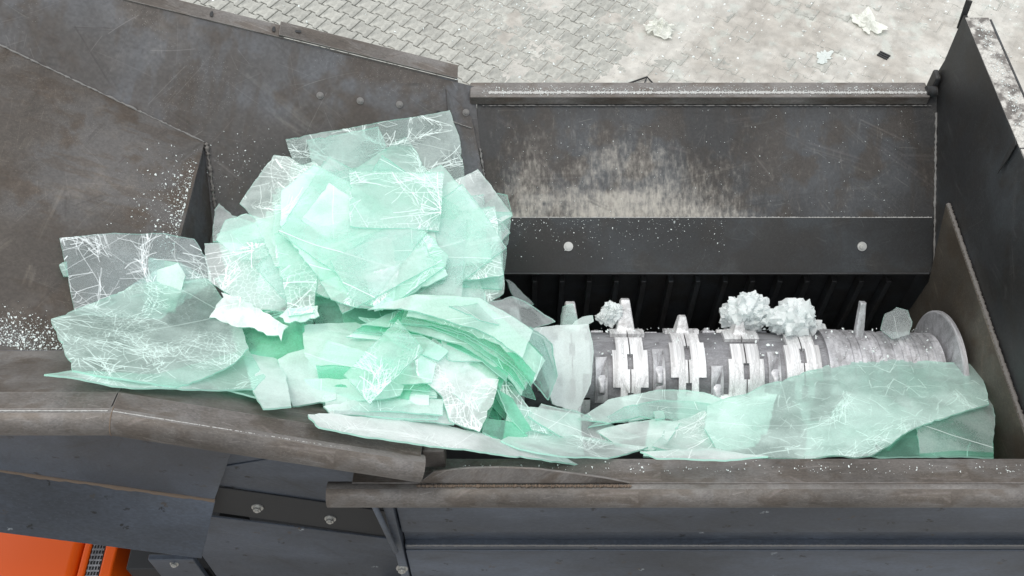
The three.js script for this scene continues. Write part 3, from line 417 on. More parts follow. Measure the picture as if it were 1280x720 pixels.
  plate('lower_floor_plate', [V(-1.44, 2.735, -3.25), V(-1.44, 2.735, -2.0), V(-0.2, 2.425, -2.0), V(-0.2, 2.425, -3.05)], 0.014, M.chute, chute);
  plate('apron_plate', [V(-0.2, 2.42, -3.05), V(-0.2, 2.42, -2.0), V(-0.05, 2.30, -2.12), V(-0.05, 2.30, -2.9)], 0.012, M.chute, chute);
  // near side plate: two facets, then the rolled rim
  const rimN = (x) => (x < -1.355 ? 3.455 : 3.455 + (x + 1.355) * -0.368);
  plate('near_side_plate', [V(-4.2, rimN(-4.2) - 0.005, -1.70), V(-1.356, rimN(-1.356) - 0.005, -1.70), V(-1.356, 3.26, -1.99), V(-4.2, 3.26, -1.99)], 0.012, M.rim, chute);
  plate('near_side_plate', [V(-1.355, rimN(-1.355) - 0.005, -1.70), V(-0.33, rimN(-0.33) - 0.005, -1.70), V(-0.33, rimN(-0.33) - 0.30, -2.02), V(-1.355, rimN(-1.355) - 0.25, -2.0)], 0.012, M.rim, chute);
  plate('near_lower_plate', [V(-4.2, 3.257, -1.995), V(-1.40, 3.257, -1.995), V(-1.40, 2.6, -2.06), V(-4.2, 2.6, -2.06)], 0.012, M.chute, chute, V(0, 0.2, -1));
  plate('near_lower_plate', [V(-1.39, 3.13, -2.02), V(-0.33, 2.77, -2.03), V(-0.33, 2.2, -2.05), V(-1.39, 2.6, -2.05)], 0.012, M.chute, chute, V(0, 0.1, -1));
  const A = V(-4.2, 3.425, -1.605), B = V(-1.355, 3.425, -1.605), Cc = V(-0.335, 3.05, -1.605);
  part('rim_tube', tubeGeo([A, V(-2.4, 3.425, -1.605), B, Cc], 0.052, 1), M.rim, chute);
  { const r = new THREE.TorusGeometry(0.0515, 0.0022, 6, 28); r.rotateY(Math.PI / 2); r.rotateZ(-0.17); r.translate(B.x, B.y, B.z); part('weld_ring', r, M.rust, chute); }
  plate('rim_top', [V(-4.2, 3.474, -1.622), V(-1.357, 3.474, -1.622), V(-1.357, 3.452, -1.70), V(-4.2, 3.452, -1.70)], 0.012, M.rim, chute);
  plate('rim_top', [V(-1.352, 3.474, -1.622), V(-0.335, 3.10, -1.622), V(-0.335, 3.078, -1.70), V(-1.352, 3.452, -1.70)], 0.012, M.rim, chute);
  part('weld_seam', bead(V(-4.2, 3.4765, -1.613), V(-1.36, 3.4765, -1.613), 0.0022, 55, 420, 0.35), M.whiteDust, chute); part('weld_seam', bead(V(-1.35, 3.4755, -1.613), V(-0.34, 3.1025, -1.613), 0.0022, 56, 260, 0.35), M.whiteDust, chute);
  part('end_bracket', box(-0.34, -0.255, 2.90, 3.04, -1.74, -1.68, 0.01), M.rim, chute);
  // outside: folded skirt panels under the rim
  const k = -0.36, sl = (x, y, z) => V(x, y, z);
  const skirt = (x, y) => V(x, y, -1.795 + (0.1724 * (x + 1.31) + 0.4769 * (y - 2.34)) / 3.021);
  plate('skirt_panel', [skirt(-1.31, 2.345), skirt(-0.99, 3.22), skirt(-1.36, 3.38), skirt(-4.2, 3.41), skirt(-4.2, 3.39)], 0.008, M.paint, chute, V(0, 0, 1));
  part('skirt_seam', bead(V(-1.31, 2.34, -1.795), V(-4.2, 3.385, -1.795), 0.012, 57, 120, 0.3), M.rust, chute);
  plate('skirt_lower_panel', [V(-1.31, 2.33, -1.795), V(-3.2, 3.013, -1.795), V(-3.2, 2.664, -1.66), V(-1.43, 2.0, -1.66)], 0.008, M.paint, chute, V(0, 0.2, 1));
  // bracket plates between chute and hopper
  plate('bracket_plate', [V(-1.40, 3.0, -1.84), V(-0.62, 2.80, -1.84), V(-0.62, 2.10, -1.84), V(-1.40, 2.44, -1.84)], 0.008, M.paint, chute, V(0, 0, 1));
  part('bracket_crease', tubeGeo([V(-1.30, 2.56, -1.838), V(-1.0, 2.66, -1.838)], 0.004, 1, 8), M.paint, chute);
  const bb = plate('bolted_strip', [V(-1.46, 2.45, -1.832), V(-0.53, 2.105, -1.832), V(-0.53, 1.80, -1.832), V(-1.46, 2.15, -1.832)], 0.008, M.black, chute, V(0, 0, 1));
  for (const [x, y] of [[-1.161, 2.18], [-0.848, 2.051]]) bolt(V(x, y, -1.83), V(0, 0.1, 1), M.zinc, bb, 1.7);
  plate('bracket_panel', [V(-1.56, 2.145, -1.822), V(-0.53, 1.797, -1.822), V(-0.53, 0.8, -1.822), V(-1.56, 0.8, -1.822)], 0.010, M.paint, chute, V(0, 0, 1));
}

// orange engine housing under the chute
{
  const e = thing('engine_housing', 'orange engine housing with perforated grille under the chute', 'engine cover');
  part('cover', box(-4.2, -2.365, 0.3, 1.20, -2.3, -1.72, 0.05), M.orange, e);
  part('cover_strip', box(-2.35, -2.31, 0.3, 1.195, -2.28, -1.74, 0.012), M.orange, e);
  part('cover_strip', box(-2.232, -2.165, 0.3, 1.195, -2.28, -1.74, 0.012), M.orange, e);
  const gr = part('grille', box(-2.309, -2.233, 0.3, 1.182, -2.27, -1.75, 0.004), M.black, e);
  const bars = []; for (let z = -2.26; z < -1.77; z += 0.03) bars.push(box(-2.305, -2.237, 1.1822, 1.188, z, z + 0.011, 0.002)); for (let x = -2.30; x < -2.24; x += 0.016) bars.push(box(x, x + 0.005, 1.1822, 1.1875, -2.26, -1.76, 0.001));
  part('grille_mesh', mergeGeometries(bars), M.rotorDark, gr);
  const f = thing('machine_frame', 'dark frame box standing right of the orange housing', 'machine frame');
  part('frame_box', box(-2.05, -1.60, 0.3, 1.30, -2.4, -1.86, 0.01), M.black, f); part('frame_plate', box(-1.83, -1.60, 0.4, 1.60, -1.83, -1.80, 0.006), M.paint, f);
  bolt(V(-1.709, 1.55, -1.80), V(0, 0.3, 1), M.zinc, f, 1.4);
  part('under_frame', box(-3.6, XR, 0.35, 0.7, -3.4, -1.75, 0.02), M.black, f);
}

// ---------------------------------------------------------------- glass sheets
const SHEETS = [
["clear pane on far chute plate with crushed right edge, highest in the pile", "clearweb", [-0.497, 2.904, -3.3], [-0.087, -0.05], [0.0, 0.0, 0.0], [-0.604, -0.091, -0.294, -0.195, 0.181, -0.348, 0.2, -0.284, 0.235, -0.181, 0.266, 0.033, 0.287, 0.218, 0.13, 0.417, -0.4, 0.431], 0.007, 0, 1],
["square clear pane overlapping the highest pane below the chute rim", "clear", [-0.695, 2.941, -3.119], [-0.07, 0.0], [0.0, 0.0, 0.0], [-0.302, -0.265, 0.036, -0.376, 0.12, -0.135, 0.195, 0.089, 0.229, 0.28, -0.079, 0.343, -0.2, 0.064], 0.007, 0, 1],
["clear cracked pane set diagonally between the two highest panes", "web", [-0.524, 3.015, -3.03], [-0.113, 0.251], [0.142, -0.101, -0.125], [-0.219, -0.099, 0.009, -0.492, 0.186, 0.019, 0.101, 0.362, -0.07, 0.386], 0.007, 0, 1],
["long pale pane whose corner reaches under the diagonal pane", "milky", [-0.593, 3.063, -2.849], [-0.175, 0.063], [0.053, 0.103, -0.018], [-0.216, -0.103, 0.045, -0.22, 0.111, -0.085, 0.181, 0.293, -0.121, 0.325], 0.007, 0, 1],
["small clear shard under the right-hand corner of the pile", "clear", [-0.07, 2.922, -2.953], [-0.347, 0.324], [-0.28, 0.113, -0.022], [0.02, -0.188, 0.07, -0.19, 0.081, -0.026, -0.0, 0.214, -0.115, 0.28, -0.081, -0.003], 0.007, 0, 1],
["grey crazed sheet hanging down beside the dark back wall", "craze", [-0.184, 2.988, -2.567], [-0.187, -0.025], [0.006, -0.029, -0.025], [-0.099, -0.106, 0.012, -0.193, 0.134, -0.27, 0.147, -0.061, 0.152, 0.091, 0.05, 0.186, -0.136, 0.218, -0.272, 0.196], 0.007, 0, 1],
["tooth-edged grey sheet behind the fanned stack of edges", "clear", [-0.256, 3.002, -2.465], [-0.213, -0.061], [0.28, -0.006, 0.224], [-0.157, -0.018, -0.026, -0.154, 0.119, -0.051, 0.164, 0.09, 0.029, 0.122, -0.149, 0.11], 0.007, 0, 1],
["right-hand pane pointing towards the dark back wall", "craze", [-0.204, 2.966, -2.966], [-0.195, 0.169], [-0.061, 0.28, 0.013], [-0.094, -0.131, 0.049, -0.271, 0.114, -0.172, 0.158, -0.085, 0.21, 0.037, 0.055, 0.191, -0.096, 0.316, -0.226, 0.26, -0.199, 0.064], 0.007, 0, 1],
["square mint pane left of the pane that points to the wall", "milky", [-0.303, 3.018, -2.906], [-0.14, 0.109], [-0.036, 0.234, -0.076], [-0.236, -0.07, -0.028, -0.295, 0.084, -0.131, 0.21, 0.081, 0.118, 0.194, -0.029, 0.289, -0.135, 0.24], 0.007, 0, 1],
["clear pane with fine radiating cracks on the brown chute floor", "craze2", [-1.54, 3.069, -2.57], [-0.46, 0.0], [0.0, 0.0, 0.0], [-0.367, 0.008, -0.151, -0.092, 0.02, -0.154, 0.148, -0.166, 0.214, -0.089, 0.264, 0.036, 0.093, 0.286, -0.221, 0.344], 0.007, 0, 1],
["small clear chip beside the radiating cracked pane", "milky", [-1.826, 3.196, -2.435], [-0.5, 0.0], [0.0, 0.0, 0.0], [-0.024, -0.001, 0.0, -0.026, 0.023, 0.04, 0.006, 0.046], 0.007, 0, 1],
["narrow milky strip along the near chute lip under the webbed pane", "milky", [-1.263, 3.313, -1.882], [-0.328, 0.772], [0.009, 0.036, 0.039], [-0.37, 0.211, -0.282, 0.148, -0.015, 0.069, 0.272, -0.298, 0.353, -0.063, 0.319, 0.07, 0.096, 0.161, -0.088, 0.209, -0.236, 0.211], 0.007, 0, 1],
["dark green sheet added for the shade in the gap beside the crushed scrap", "green", [-0.977, 3.057, -2.176], [-0.053, -0.013], [0.209, 0.192, 0.271], [-0.169, -0.096, 0.123, -0.092, 0.163, 0.103, -0.102, 0.125], 0.007, 0, 1],  // deep tint puts the shade of an open gap into a sheet
["green tinted pane beneath the folded pale sheet near the rim", "green", [-1.011, 3.175, -1.931], [-0.325, 0.773], [0.008, -0.001, 0.024], [-0.15, 0.064, -0.009, -0.229, 0.11, -0.039, 0.09, 0.188, 0.041, 0.178, -0.085, 0.14], 0.007, 0, 1],
["upright looking shard at the drop edge of the chute floor", "clear", [-1.226, 3.06, -2.793], [0.017, 0.225], [-0.28, -0.0, -0.28], [-0.111, -0.093, -0.102, -0.145, -0.018, -0.037, 0.14, 0.045, 0.175, 0.147, -0.064, 0.137], 0.007, 0, 1],
["knobbly mint pane behind the left cracked pane", "milky", [-1.144, 3.084, -2.708], [-0.075, 0.039], [-0.101, -0.28, -0.28], [-0.11, -0.064, -0.027, -0.107, 0.128, -0.048, 0.183, 0.112, -0.012, 0.152, -0.13, 0.051], 0.007, 0, 1],
["clear pane with one straight top edge left of the pile centre", "clearweb", [-1.141, 3.092, -2.52], [-0.039, 0.025], [-0.161, 0.236, 0.077], [-0.177, -0.113, -0.029, -0.126, 0.099, -0.134, 0.163, 0.027, 0.235, 0.251, 0.062, 0.225, -0.121, 0.085, -0.151, -0.007], 0.007, 0, 1],
["small pale square lying under the webbed pane", "milky", [-1.487, 3.037, -2.468], [-0.097, -0.069], [0.28, -0.28, 0.066], [-0.076, -0.126, 0.056, -0.104, 0.087, 0.14, -0.038, 0.146], 0.007, 0, 1],
["large webbed pane with long star cracks over the near chute lip", "web2", [-1.396, 3.137, -2.251], [-0.239, 0.591], [-0.002, -0.093, 0.068], [-0.374, 0.208, -0.288, 0.03, -0.192, -0.141, -0.119, -0.326, -0.038, -0.457, 0.068, -0.357, 0.122, -0.317, 0.234, -0.103, 0.298, 0.04, 0.355, 0.218, 0.324, 0.326, 0.23, 0.497, 0.154, 0.586, -0.008, 0.609, -0.19, 0.597, -0.264, 0.44], 0.007, 0, 1],
["small pale flap at the top corner of the webbed pane", "milky", [-1.483, 3.049, -2.466], [-0.038, -0.092], [0.28, -0.28, 0.062], [-0.048, -0.048, 0.053, -0.094, 0.098, -0.03, 0.077, 0.14, -0.032, 0.152, -0.072, 0.001], 0.007, 0, 1],
["white crushed glass scrap with frayed edges left of centre", "craze3", [-1.069, 3.097, -2.26], [-0.058, -0.018], [-0.131, -0.28, 0.041], [-0.156, 0.017, -0.129, -0.108, -0.051, -0.093, 0.059, -0.01, 0.165, 0.045, 0.146, 0.117, 0.086, 0.095, 0.012, 0.062, -0.059, 0.057], 0.007, 0, 3],
["cracked pane with a clear corner on the far left of the heap", "web2", [-0.974, 3.058, -2.995], [0.067, 0.162], [0.047, -0.162, -0.085], [-0.24, 0.111, -0.154, -0.249, -0.077, -0.233, -0.002, -0.153, 0.051, -0.178, 0.193, -0.027, 0.307, 0.172, 0.305, 0.484, -0.01, 0.51, -0.146, 0.222], 0.007, 0, 1],
["horizontal pale pane left of the pile summit", "milky", [-0.856, 3.118, -2.657], [0.015, 0.023], [-0.135, 0.152, 0.116], [-0.185, -0.182, 0.009, -0.207, 0.184, -0.028, 0.295, 0.243, 0.109, 0.341, -0.108, 0.213, -0.172, 0.013], 0.007, 0, 1],
["pane with star crack standing left of the pile summit", "web2", [-0.914, 3.129, -2.511], [0.04, 0.044], [0.264, 0.052, 0.058], [-0.105, -0.158, 0.047, -0.183, 0.109, 0.083, 0.122, 0.282, 0.023, 0.296, -0.04, 0.075], 0.007, 0, 1],
["bright mint pane spread beneath the summit pane", "milky", [-0.557, 3.108, -2.639], [-0.128, 0.098], [-0.035, 0.045, 0.01], [-0.294, -0.122, -0.006, -0.195, 0.23, -0.036, 0.288, 0.17, 0.036, 0.372, -0.235, 0.243], 0.007, 0, 1],
["big bright summit pane covering the middle of the pile", "milky", [-0.662, 3.125, -2.711], [-0.099, 0.102], [-0.073, 0.029, -0.049], [-0.355, -0.189, -0.239, -0.382, -0.084, -0.284, 0.061, -0.17, 0.282, -0.003, 0.391, 0.137, 0.383, 0.199, 0.22, 0.388, 0.138, 0.461, 0.011, 0.404, -0.128, 0.311, -0.229, 0.183, -0.333, 0.011], 0.007, 0, 1],
["pane with crazed lower corner tucked under the summit pane", "craze", [-0.524, 3.146, -2.425], [-0.203, -0.025], [-0.136, -0.004, -0.143], [-0.085, 0.011, 0.057, -0.071, 0.04, 0.146, -0.028, 0.178], 0.007, 0, 1],
["white rounded scrap below the star crack pane", "craze3", [-0.879, 3.145, -2.275], [0.012, -0.135], [0.111, -0.083, -0.182], [-0.055, 0.048, -0.023, 0.012, 0.099, 0.006, 0.109, 0.05, 0.034, 0.077, -0.03, 0.073], 0.007, 0, 2],
["pale shard wedged under the left lip of the summit pane", "milky", [-0.671, 3.165, -2.387], [-0.086, -0.055], [-0.225, 0.037, -0.28], [-0.111, 0.009, -0.05, -0.025, 0.119, 0.049, 0.137, 0.122, 0.028, 0.119, -0.058, 0.09], 0.007, 0, 1],
["lowest of the bent green sheets fanned out towards the rotor", "green", [-0.317, 2.904, -2.017], [-0.411, -0.086], [-0.124, 0.11, -0.066], [-0.286, -0.061, -0.16, -0.054, -0.027, -0.04, 0.112, 0.009, 0.191, 0.059, 0.261, 0.143, 0.321, -0.015, 0.072, -0.281, -0.207, -0.227], 0.007, 0, 1],
["second lowest of the bent green sheets fanned out towards the rotor", "clear", [-0.304, 2.915, -2.034], [-0.394, -0.076], [-0.132, 0.067, -0.073], [-0.304, -0.065, -0.174, -0.056, -0.034, -0.034, 0.104, 0.019, 0.197, 0.074, 0.264, 0.146, 0.325, -0.013, 0.066, -0.269, -0.211, -0.219], 0.007, 0, 1],
["third lowest of the bent green sheets fanned out towards the rotor", "green", [-0.253, 2.907, -2.048], [-0.428, -0.085], [0.15, -0.326, -0.042], [-0.2, -0.046, -0.053, -0.037, 0.075, 0.019, 0.142, 0.068, 0.228, 0.141, 0.243, 0.014, 0.016, -0.256, -0.26, -0.206], 0.007, 0, 1],
["fourth lowest of the bent green sheets fanned out towards the rotor", "milky", [-0.353, 2.972, -2.095], [-0.353, -0.115], [-0.387, -0.194, -0.9], [-0.376, -0.015, -0.205, -0.013, -0.098, -0.012, 0.044, 0.0, 0.192, 0.041, 0.284, 0.098, 0.301, -0.02, 0.144, -0.227, -0.134, -0.181], 0.007, 0, 1],
["fifth lowest of the bent green sheets fanned out towards the rotor", "green", [-0.304, 2.963, -2.078], [-0.372, -0.103], [-0.209, -0.037, -0.463], [-0.381, -0.024, -0.274, -0.03, -0.137, -0.037, 0.027, -0.018, 0.13, 0.04, 0.227, 0.078, 0.309, 0.144, 0.326, 0.018, 0.094, -0.243, -0.182, -0.196], 0.007, 0, 1],
["sixth lowest of the bent green sheets fanned out towards the rotor", "clear", [-0.322, 2.988, -2.125], [-0.331, -0.091], [-0.261, -0.345, -0.9], [-0.375, -0.0, -0.216, -0.011, -0.091, 0.009, 0.037, 0.012, 0.184, 0.067, 0.262, 0.108, 0.31, -0.023, 0.123, -0.2, -0.15, -0.165], 0.007, 0, 1],
["seventh lowest of the bent green sheets fanned out towards the rotor", "green", [-0.235, 2.968, -2.105], [-0.412, -0.1], [-0.073, -0.352, -0.484], [-0.33, -0.016, -0.187, -0.014, -0.032, -0.018, 0.082, 0.04, 0.174, 0.083, 0.26, 0.159, 0.309, 0.047, 0.035, -0.223, -0.238, -0.177], 0.007, 0, 1],
["eighth lowest of the bent green sheets fanned out towards the rotor", "milky", [-0.298, 3.01, -2.158], [-0.324, -0.031], [-0.166, -0.513, -0.839], [-0.377, 0.007, -0.25, 0.005, -0.095, 0.004, 0.041, 0.042, 0.182, 0.077, 0.268, 0.128, 0.306, -0.013, 0.112, -0.176, -0.158, -0.146], 0.007, 0, 1],
["middle of the bent green sheets fanned out towards the rotor", "green", [-0.243, 3.005, -2.168], [-0.308, 0.01], [-0.031, -0.547, -0.385], [-0.291, 0.025, -0.159, 0.018, 0.005, 0.043, 0.125, 0.087, 0.215, 0.149, 0.246, 0.014, 0.059, -0.166, -0.209, -0.141], 0.007, 0, 1],
["eighth topmost of the bent green sheets fanned out towards the rotor", "clear", [-0.275, 3.029, -2.189], [-0.279, -0.02], [-0.16, -0.356, -0.882], [-0.37, 0.017, -0.235, 0.014, -0.113, 0.028, 0.058, 0.05, 0.17, 0.087, 0.261, 0.145, 0.274, 0.025, 0.101, -0.152, -0.168, -0.125], 0.007, 0, 1],
["seventh topmost of the bent green sheets fanned out towards the rotor", "green", [-0.266, 3.038, -2.209], [-0.246, 0.03], [-0.145, -0.27, -0.561], [-0.365, 0.023, -0.232, 0.028, -0.106, 0.018, 0.037, 0.06, 0.154, 0.099, 0.259, 0.167, 0.283, 0.047, 0.097, -0.135, -0.171, -0.112], 0.007, 0, 1],
["sixth topmost of the bent green sheets fanned out towards the rotor", "milky", [-0.21, 3.038, -2.196], [-0.291, -0.037], [-0.231, -0.341, -0.691], [-0.402, -0.005, -0.28, -0.01, -0.156, 0.011, 0.007, 0.039, 0.124, 0.09, 0.204, 0.129, 0.279, 0.192, 0.317, 0.073, 0.047, -0.15, -0.22, -0.126], 0.007, 0, 1],
["fifth topmost of the bent green sheets fanned out towards the rotor", "green", [-0.161, 3.035, -2.212], [-0.267, -0.057], [-0.096, -0.4, -0.539], [-0.342, -0.01, -0.171, -0.002, -0.038, 0.036, 0.071, 0.095, 0.154, 0.139, 0.232, 0.2, 0.251, 0.104, 0.001, -0.136, -0.265, -0.115], 0.007, 0, 1],
["fourth topmost of the bent green sheets fanned out towards the rotor", "clear", [-0.141, 3.045, -2.233], [-0.289, -0.03], [-0.241, -0.4, -0.505], [-0.318, 0.02, -0.186, 0.015, -0.055, 0.04, 0.054, 0.1, 0.162, 0.146, 0.223, 0.215, 0.262, 0.084, -0.011, -0.119, -0.276, -0.101], 0.007, 0, 1],
["third topmost of the bent green sheets fanned out towards the rotor", "green", [-0.125, 3.054, -2.245], [-0.281, -0.057], [-0.369, -0.131, -0.68], [-0.317, 0.005, -0.21, 0.021, -0.054, 0.058, 0.059, 0.102, 0.161, 0.161, 0.23, 0.216, 0.273, 0.08, -0.021, -0.11, -0.284, -0.096], 0.007, 0, 1],
["second topmost of the bent green sheets fanned out towards the rotor", "milky", [-0.115, 3.06, -2.248], [-0.258, -0.147], [-0.284, -0.196, -0.9], [-0.315, 0.005, -0.195, 0.019, -0.062, 0.048, 0.073, 0.083, 0.146, 0.144, 0.228, 0.212, 0.272, 0.113, -0.026, -0.109, -0.289, -0.094], 0.007, 0, 1],
["topmost of the bent green sheets fanned out towards the rotor", "milky2", [-0.194, 3.097, -2.319], [-0.212, -0.001], [-0.114, -0.114, -0.648], [-0.389, 0.076, -0.26, 0.055, -0.104, 0.082, 0.045, 0.105, 0.164, 0.152, 0.249, 0.203, 0.291, 0.079, 0.063, -0.042, -0.202, -0.022], 0.007, 0, 1],
["clear curved sheet dropping from the fan to the rotor", "clear", [0.073, 2.882, -2.248], [-0.982, -0.192], [-0.162, -0.481, 0.27], [-0.315, -0.024, -0.111, -0.104, 0.08, -0.066, 0.186, 0.052, 0.123, 0.161, -0.05, 0.046], 0.007, 0, 1],
["rippled clear sheet at the head of the rotor gap", "clear", [-0.006, 2.962, -2.399], [-0.747, 0.234], [-0.175, -0.6, 0.6], [-0.369, 0.218, -0.167, 0.057, 0.015, -0.068, 0.109, -0.064, 0.255, -0.035, 0.079, 0.096, -0.211, 0.208], 0.007, 0, 1],
["steep clear sheet leaning into the rotor gap", "clear", [0.134, 2.836, -2.226], [-1.345, -0.179], [-0.6, 0.037, 0.169], [-0.236, -0.024, -0.097, -0.102, 0.055, -0.091, 0.122, 0.032, 0.055, 0.18, -0.091, 0.133], 0.007, 0, 1],
["slim upright shard pointing out against the comb bars", "clear", [0.034, 2.549, -2.754], [-0.8, -0.9], [0.0, 0.0, 0.0], [-0.102, -0.042, -0.065, -0.045, 0.095, 0.009, 0.074, 0.041, -0.002, 0.038], 0.007, 0, 1],
["short flat shard lying behind the pale blue pane", "frost", [0.334, 2.498, -2.631], [-0.3, -0.3], [0.0, 0.0, 0.0], [-0.087, 0.042, 0.001, -0.029, 0.053, -0.046, 0.059, -0.015, -0.027, 0.048], 0.007, 0, 1],
["stubby grey shard standing just left of the rotor teeth", "clear", [0.279, 2.495, -2.659], [-0.2, -1.2], [0.0, 0.0, 0.0], [-0.04, 0.062, -0.046, -0.049, 0.001, -0.071, 0.037, -0.003, 0.047, 0.06], 0.007, 0, 1],
["pale blue pane standing against the left end of the rotor", "frost", [0.242, 2.596, -2.354], [-0.55, -0.25], [0.0, 0.0, 0.0], [-0.253, -0.082, -0.044, -0.163, 0.104, -0.214, 0.141, -0.084, 0.141, 0.073, 0.085, 0.225, -0.048, 0.217, -0.125, 0.029], 0.007, 0, 1],
["broad pale pane on the lower middle of the pile", "milky2", [-0.562, 3.083, -2.086], [0.011, 0.065], [-0.209, 0.009, -0.135], [-0.301, -0.17, 0.034, -0.157, 0.13, -0.043, 0.262, 0.04, 0.25, 0.127, 0.128, 0.144, -0.227, 0.103, -0.27, -0.023], 0.007, 0, 1],
["pane with a dark shadowed rear edge below the summit", "milky", [-0.413, 3.072, -2.182], [-0.233, 0.226], [-0.28, -0.195, 0.122], [-0.21, -0.085, -0.042, -0.073, 0.159, 0.059, 0.119, 0.122, -0.037, 0.065], 0.007, 0, 1],
["left half of the folded pale sheet above the near rim", "frost", [-0.95, 3.123, -1.991], [-0.19, 0.739], [0.037, -0.098, 0.015], [-0.119, -0.146, -0.065, -0.168, 0.024, -0.105, 0.078, 0.048, 0.123, 0.309, 0.029, 0.354, -0.025, 0.223], 0.007, 0, 1],
["right half of the folded pale sheet above the near rim", "frost", [-0.81, 3.083, -2.013], [-0.181, 0.342], [0.28, -0.28, 0.28], [-0.115, -0.044, -0.08, -0.085, -0.021, -0.118, 0.119, 0.025, 0.131, 0.166, -0.023, 0.233], 0.007, 0, 1],
["pale pane overlapping the folded sheet on its right", "milky", [-0.617, 3.099, -1.928], [-0.042, 0.03], [-0.069, -0.28, 0.28], [-0.19, -0.03, -0.004, -0.032, 0.198, -0.01, 0.186, 0.033, 0.096, 0.058, -0.096, 0.084, -0.157, 0.037], 0.007, 0, 1],
["low pane sticking out towards the near rim", "frost", [-0.489, 3.068, -1.854], [-0.303, 0.267], [-0.101, -0.28, 0.28], [-0.233, 0.039, -0.097, -0.02, 0.042, -0.07, 0.238, -0.052, 0.277, 0.027, -0.032, 0.07, -0.207, 0.078], 0.007, 0, 1],
["long narrow milky sheet resting on the near chute rim", "frost", [-0.267, 3.032, -1.754], [-0.404, 0.896], [0.002, 0.1, 0.1], [-0.518, 0.038, -0.436, -0.003, -0.254, -0.054, 0.009, -0.097, 0.172, -0.079, 0.335, -0.049, 0.614, 0.034, 0.437, 0.067, 0.261, 0.099, -0.001, 0.128, -0.245, 0.132, -0.485, 0.137], 0.007, 0, 2],
["brilliant white crazed pane in front of the fan of edges", "craze3", [-0.204, 2.983, -2.04], [-0.448, -0.062], [0.234, -0.121, 0.125], [-0.205, -0.015, -0.109, -0.123, -0.016, -0.155, 0.051, -0.152, 0.118, -0.085, 0.159, -0.02, 0.136, 0.092, 0.082, 0.231, -0.041, 0.209, -0.079, 0.116, -0.193, 0.054], 0.007, 0, 1],
["triangular clear shard behind the brilliant white pane", "web", [-0.194, 3.01, -2.191], [-0.338, -0.033], [0.173, -0.28, -0.28], [-0.124, -0.04, -0.021, -0.031, 0.058, -0.008, 0.11, 0.082, -0.066, 0.099], 0.007, 0, 1],
["narrow bent sheet right of the brilliant white pane", "clearweb", [0.038, 2.852, -1.987], [-0.74, -0.028], [-0.106, 0.193, 0.28], [-0.154, -0.115, -0.05, -0.077, 0.068, 0.031, 0.157, 0.096, 0.012, 0.105, -0.087, 0.008], 0.007, 0, 1],
["deep green shard standing in the gap by the white pane", "green", [0.024, 2.874, -1.943], [-0.735, 0.009], [0.058, 0.246, -0.28], [-0.103, -0.069, -0.03, -0.05, 0.066, 0.067, 0.03, 0.092, -0.046, 0.037], 0.007, 0, 1],
["second green shard standing in the gap by the white pane", "green", [-0.035, 2.9, -1.848], [-0.532, 0.073], [-0.28, -0.28, -0.28], [-0.094, -0.031, 0.041, -0.042, 0.114, 0.001, 0.002, 0.07, -0.089, 0.035], 0.007, 0, 1],
["flat green sheet on the right rim below the gap", "milky", [0.232, 2.771, -1.865], [-0.238, 0.9], [0.223, 0.28, 0.28], [-0.307, 0.128, -0.153, -0.082, -0.004, -0.076, 0.173, -0.02, 0.317, 0.066, 0.115, 0.194, -0.083, 0.215, -0.238, 0.186], 0.007, 0, 1],
["crumpled grey green sheet lying before the rotor end", "web", [0.295, 2.675, -1.994], [-0.603, 0.253], [0.28, 0.28, -0.013], [-0.209, -0.028, -0.037, -0.063, 0.147, -0.049, 0.291, 0.01, 0.116, 0.084, -0.128, 0.107, -0.287, 0.065], 0.007, 0, 1],
["low green sheet lapped over the rotor front, lowest there", "milky", [0.657, 2.486, -2.183], [-0.191, 0.527], [0.034, 0.032, 0.241], [-0.4, 0.182, -0.23, -0.009, 0.022, -0.128, 0.261, -0.152, 0.345, -0.1, 0.226, 0.113, -0.026, 0.085, -0.268, 0.196], 0.007, 0, 1],
["green sheet with dark slot beneath it before the rotor", "clearweb", [0.674, 2.523, -2.137], [-0.193, 0.588], [-0.013, 0.074, -0.009], [-0.373, 0.178, -0.178, -0.009, 0.03, -0.103, 0.263, -0.107, 0.227, 0.136, 0.054, 0.098, -0.119, 0.06], 0.007, 0, 1],
["pale sheet with rounded top edge before the rotor", "milky2", [0.562, 2.632, -1.992], [-0.033, 0.631], [-0.28, 0.232, 0.012], [-0.202, 0.0, -0.04, -0.053, 0.07, -0.09, 0.172, -0.065, 0.076, 0.132, 0.011, 0.184, -0.13, 0.122], 0.007, 0, 1],
["small square chip lying on the sheets before the rotor", "milky", [0.664, 2.541, -2.142], [-0.253, 0.655], [0.0, 0.0, 0.0], [-0.046, 0.037, 0.005, 0.018, -0.009, 0.092, -0.059, 0.111], 0.007, 0, 1],
["clear green sheet right of the rounded pale sheet", "web", [0.786, 2.591, -2.002], [-0.176, 0.667], [0.28, 0.28, 0.28], [-0.238, 0.206, -0.108, -0.035, 0.096, -0.177, 0.137, -0.004, 0.06, 0.235, -0.122, 0.22], 0.007, 0, 1],
["dark green pane under the far right end sheet", "green", [1.92, 2.498, -2.093], [-0.021, 0.619], [-0.036, -0.026, 0.213], [-0.441, 0.296, -0.113, 0.028, 0.116, -0.196, 0.317, -0.331, 0.303, -0.169, 0.074, 0.322, -0.403, 0.329], 0.007, 0, 1],
["clear end sheet curving down beside the right wall", "clear", [2.065, 2.5, -2.232], [-0.083, 0.464], [-0.05, 0.0, -0.15], [-0.212, -0.203, 0.14, -0.246, 0.121, -0.022, 0.063, 0.148, -0.066, 0.411, -0.382, 0.419], 0.007, 0, 1],
